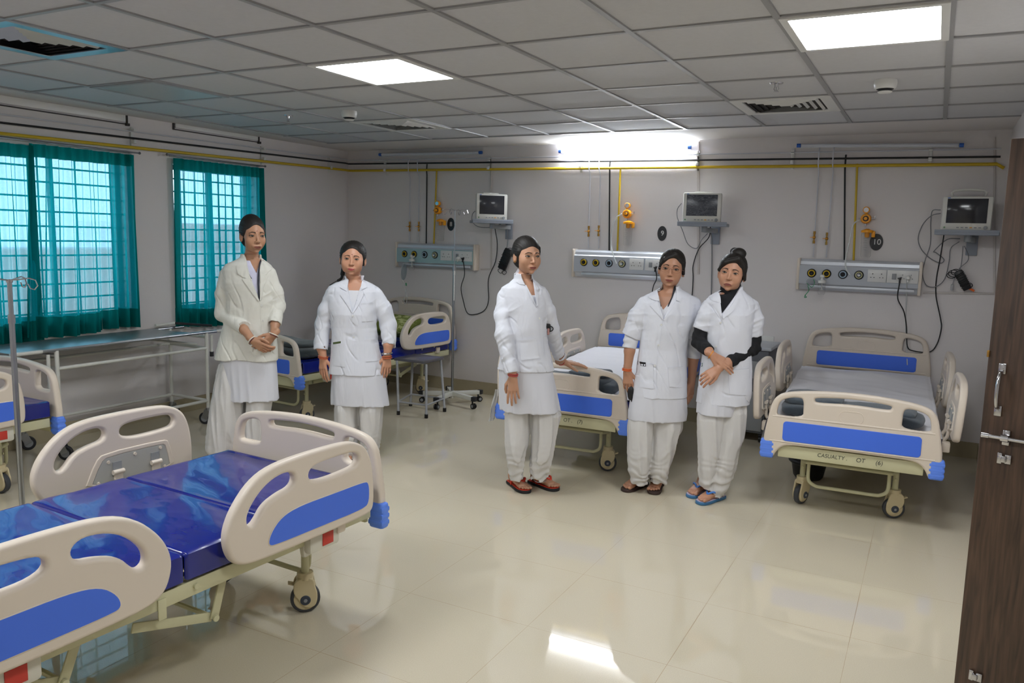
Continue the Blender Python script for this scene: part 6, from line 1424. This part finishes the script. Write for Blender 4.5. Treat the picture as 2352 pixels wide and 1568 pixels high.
woman('woman in glasses wearing a white coat and orange wrist thread, beside the middle bed', (-1.541, 4.81, 0), 'b08268', dict(
    eyes=(1541, 618), yaw=-14, roll=5, sc=1.05, wid=.98, neck=(1536, 674), seed=11.2, lip='7e4038', nr=.041, xr=.14,
    coat=[(655, 1514, 1560, .060), (663, 1513, 1563, .062), (672, 1495, 1580, .07), (680, 1479, 1592, .085), (695, 1471, 1600, .098), (720, 1472, 1598, .115), (760, 1473, 1585, .115), (800, 1470, 1580, .106), (840, 1463, 1580, .112), (880, 1457, 1579, .12), (908, 1453, 1577, .122)],
    tunic=[(860, 1459, 1576, .108), (905, 1451, 1576, .118), (945, 1445, 1578, .122), (962, 1444, 1577, .122)],
    legs=[[(900, 1462, 1508, .07), (935, 1452, 1508, .08), (955, 1447, 1506, .095), (980, 1443, 1502, .10), (1040, 1443, 1495, .10), (1080, 1446, 1490, .08), (1108, 1453, 1487, .052)], [(900, 1500, 1560, .07), (935, 1500, 1564, .08), (955, 1499, 1566, .095), (980, 1498, 1565, .10), (1040, 1492, 1545, .095), (1080, 1490, 1533, .075), (1108, 1497, 1527, .05)]],
    feet=[((1472, 1116), (1432, 1130)), ((1512, 1117), (1498, 1138))], bigtoe=(1, -1), sandal=(mat('sandal_brown', '3c2c28', .6), mat('brown_strap', '4a3430', .5), mat('sandal_brown', '3c2c28')),
    arms=[dict(pts=[(1480, 700, 0), (1450, 772, .02), (1446, 805, .01), (1441, 852, 0)], r=[.038, .036, .034, .023], sleeve=[(1482, 698, 0), (1466, 728, .01), (1450, 768, .02)], sr=[.053, .060, .061], hand=dict(d=(.10, -.06, -1), n=(-.35, -.9, 0), side=-1, curl=(22, 26, 30, 34))),
          dict(pts=[(1592, 700, 0), (1598, 775, .03), (1593, 820, .02), (1588, 878, .01)], r=[.038, .036, .034, .023], sleeve=[(1590, 700, 0), (1597, 735, .01), (1599, 772, .02)], sr=[.052, .056, .057], hand=dict(d=(-.05, 0, -1), n=(.6, -.7, 0), side=1, curl=(14, 18, 20, 24)))],
    wedge=[(1522, 732), (1513, 664), (1557, 664)], inner=dict(top=696, mat=WT, v=((1524, 712), (1516, 690), (1545, 690))),
    lapels=[([(1512, 656), (1500, 672), (1493, 686), (1506, 690)], [(1516, 656), (1514, 672), (1514, 684), (1516, 692)]), ([(1494, 702), (1508, 718), (1520, 732)], [(1511, 690), (1517, 712), (1523, 734)]), ([(1556, 658), (1556, 674), (1553, 690)], [(1560, 656), (1566, 674), (1563, 692)]), ([(1553, 690), (1540, 712), (1522, 733)], [(1558, 702), (1544, 718), (1526, 735)])],
    placket=[(1521, 734), (1513, 790), (1506, 845), (1505, 908)], buttons=[(1518, 745), (1512, 792), (1504, 839)], pockets=[[(1470, 838), (1500, 836), (1500, 892), (1468, 890)], [(1533, 842), (1568, 842), (1568, 890), (1535, 886)]],
    hair=lambda p, F: (F.cone(p.hp(.012, -.062, .085), p.hp(-.045, -.058, .052), .010, .007, .02), F.cone(p.hp(-.045, -.058, .052), p.hp(-.068, -.02, -.005), .007, .007, .02), F.cone(p.hp(.02, -.062, .088), p.hp(.062, -.035, .045), .012, .010, .01), F.cone(p.hp(.062, -.035, .045), p.hp(.072, .0, -.02), .010, .010, .01)), post=post4))
mbs = []
# 5 woman in short-sleeved coat over a black turtleneck, arms crossed
M_TN = mat('black_knit', '17171b', .9, bump=.3, bscale=500)
def post5(p, F, CF):
    J = p.J; H = p.hp
    sleeve_part(p, [(1612, 752, .01), (1606, 785, .0), (1627, 805, -.125)], [.045, .045, .034], M_TN, 'knit_sleeve')
    sleeve_part(p, [(1731, 760, .02), (1730, 797, .0), (1675, 831, -.125)], [.046, .046, .035], M_TN, 'knit_sleeve')
    bangle(p, 'wrist_thread', J(1633, 814, -.15), (.8, -.3, -.5), .026, .006, mat('thread_yellow', 'd98a1e', .5))
    q = pix(p, [(1602, 838), (1616, 840), (1616, 848), (1602, 846)]); p.part('pocket_tin', p.patch(CF, poly2([q[0], q[3]], 4), poly2([q[1], q[2]], 4), 4, .006).mesh('pocket_tin', mat('tin_green', '3e6a5a', .3)))
woman('woman in short-sleeved white coat over black turtleneck with arms crossed and hair in a bun', (-1.15, 4.874, 0), 'b7886e', dict(
    eyes=(1677, 627), yaw=-23, roll=7, sc=1.04, wid=1.02, neck=(1681, 680), seed=15.4, lip='7e453f', smile=-.5, nr=.041,
    coat=[(658, 1659, 1704, .060), (664, 1659, 1704, .062), (672, 1645, 1712, .07), (682, 1629, 1725, .085), (696, 1622, 1733, .095), (720, 1622, 1731, .112), (760, 1623, 1723, .112), (800, 1618, 1722, .104), (850, 1608, 1728, .112), (900, 1602, 1727, .12), (926, 1600, 1722, .122)],
    tunic=[(880, 1606, 1705, .10), (926, 1603, 1695, .11), (948, 1601, 1685, .11)],
    legs=[[(880, 1612, 1670, .07), (930, 1606, 1668, .08), (960, 1602, 1668, .10), (1040, 1604, 1655, .09), (1090, 1605, 1640, .07), (1118, 1609, 1630, .05)], [(880, 1650, 1712, .075), (920, 1653, 1716, .085), (945, 1655, 1715, .10), (1000, 1645, 1706, .105), (1060, 1635, 1694, .095), (1100, 1628, 1680, .075), (1136, 1626, 1661, .052)]],
    feet=[((1614, 1128), (1588, 1142)), ((1648, 1146), (1606, 1158))], bigtoe=(1, 1), sandal=(mat('blue_sandal', '3b6f9c', .5), mat('blue_strap', '3f78c8', .4), mat('lilac_sole', 'b9a9c0', .6)),
    arms=[dict(pts=[(1630, 702, 0), (1612, 755, .01), (1606, 785, 0), (1627, 805, -.125), (1635, 815, -.155)], r=[.034, .034, .033, .027, .022], sleeve=[(1632, 702, 0), (1622, 728, .005), (1613, 752, .01)], sr=[.050, .053, .053], hand=dict(d=(.86, -.12, -.50), n=(-.1, -.75, .65), side=1, curl=(10, 14, 16, 20), thumb=(30, 22), sc=.95, spread=4)),
          dict(pts=[(1725, 704, 0), (1731, 762, .02), (1730, 797, 0), (1672, 832, -.13), (1650, 846, -.165)], r=[.036, .036, .034, .028, .022], sleeve=[(1723, 704, 0), (1730, 733, .01), (1730, 764, .02)], sr=[.050, .056, .058], hand=dict(d=(-.80, -.28, -.52), n=(.0, -.85, .5), side=-1, curl=(34, 44, 46, 46), thumb=(30, 20), sc=.95))],
    wedge=[(1658, 722), (1656, 668), (1701, 668)], inner=dict(top=676, mat=M_TN, neck=True),
    lapels=[([(1647, 676), (1641, 684), (1637, 688), (1642, 692)], [(1657, 668), (1657, 678), (1657, 688), (1657, 696)]), ([(1637, 700), (1646, 718), (1655, 732)], [(1656, 694), (1657, 712), (1658, 724)]), ([(1700, 668), (1692, 682), (1684, 694)], [(1707, 670), (1705, 682), (1700, 694)]), ([(1686, 692), (1674, 708), (1658, 723)], [(1699, 694), (1682, 714), (1660, 732)])],
    placket=[(1656, 733), (1648, 800), (1642, 870), (1636, 926)], buttons=[(1655, 741), (1646, 796)], pockets=[[(1672, 848), (1722, 846), (1720, 908), (1674, 904)]],
    hair=lambda p, F: (F.ell(p.hp(.012, .035, .118), (.046, .048, .036), .006), F.ell(p.hp(-.015, .05, .128), (.026, .028, .024), .004), F.cone(p.hp(.03, -.062, .085), p.hp(-.04, -.068, .058), .018, .014, .012), F.cone(p.hp(-.04, -.068, .058), p.hp(-.070, -.035, .010), .014, .011, .012), F.cone(p.hp(.03, -.062, .085), p.hp(.064, -.03, .045), .014, .014, .012), F.cone(p.hp(.064, -.03, .045), p.hp(.074, .01, -.025), .014, .012, .012)), hbox=((-.17, -.17, -.2), (.17, .2, .26)), post=post5))
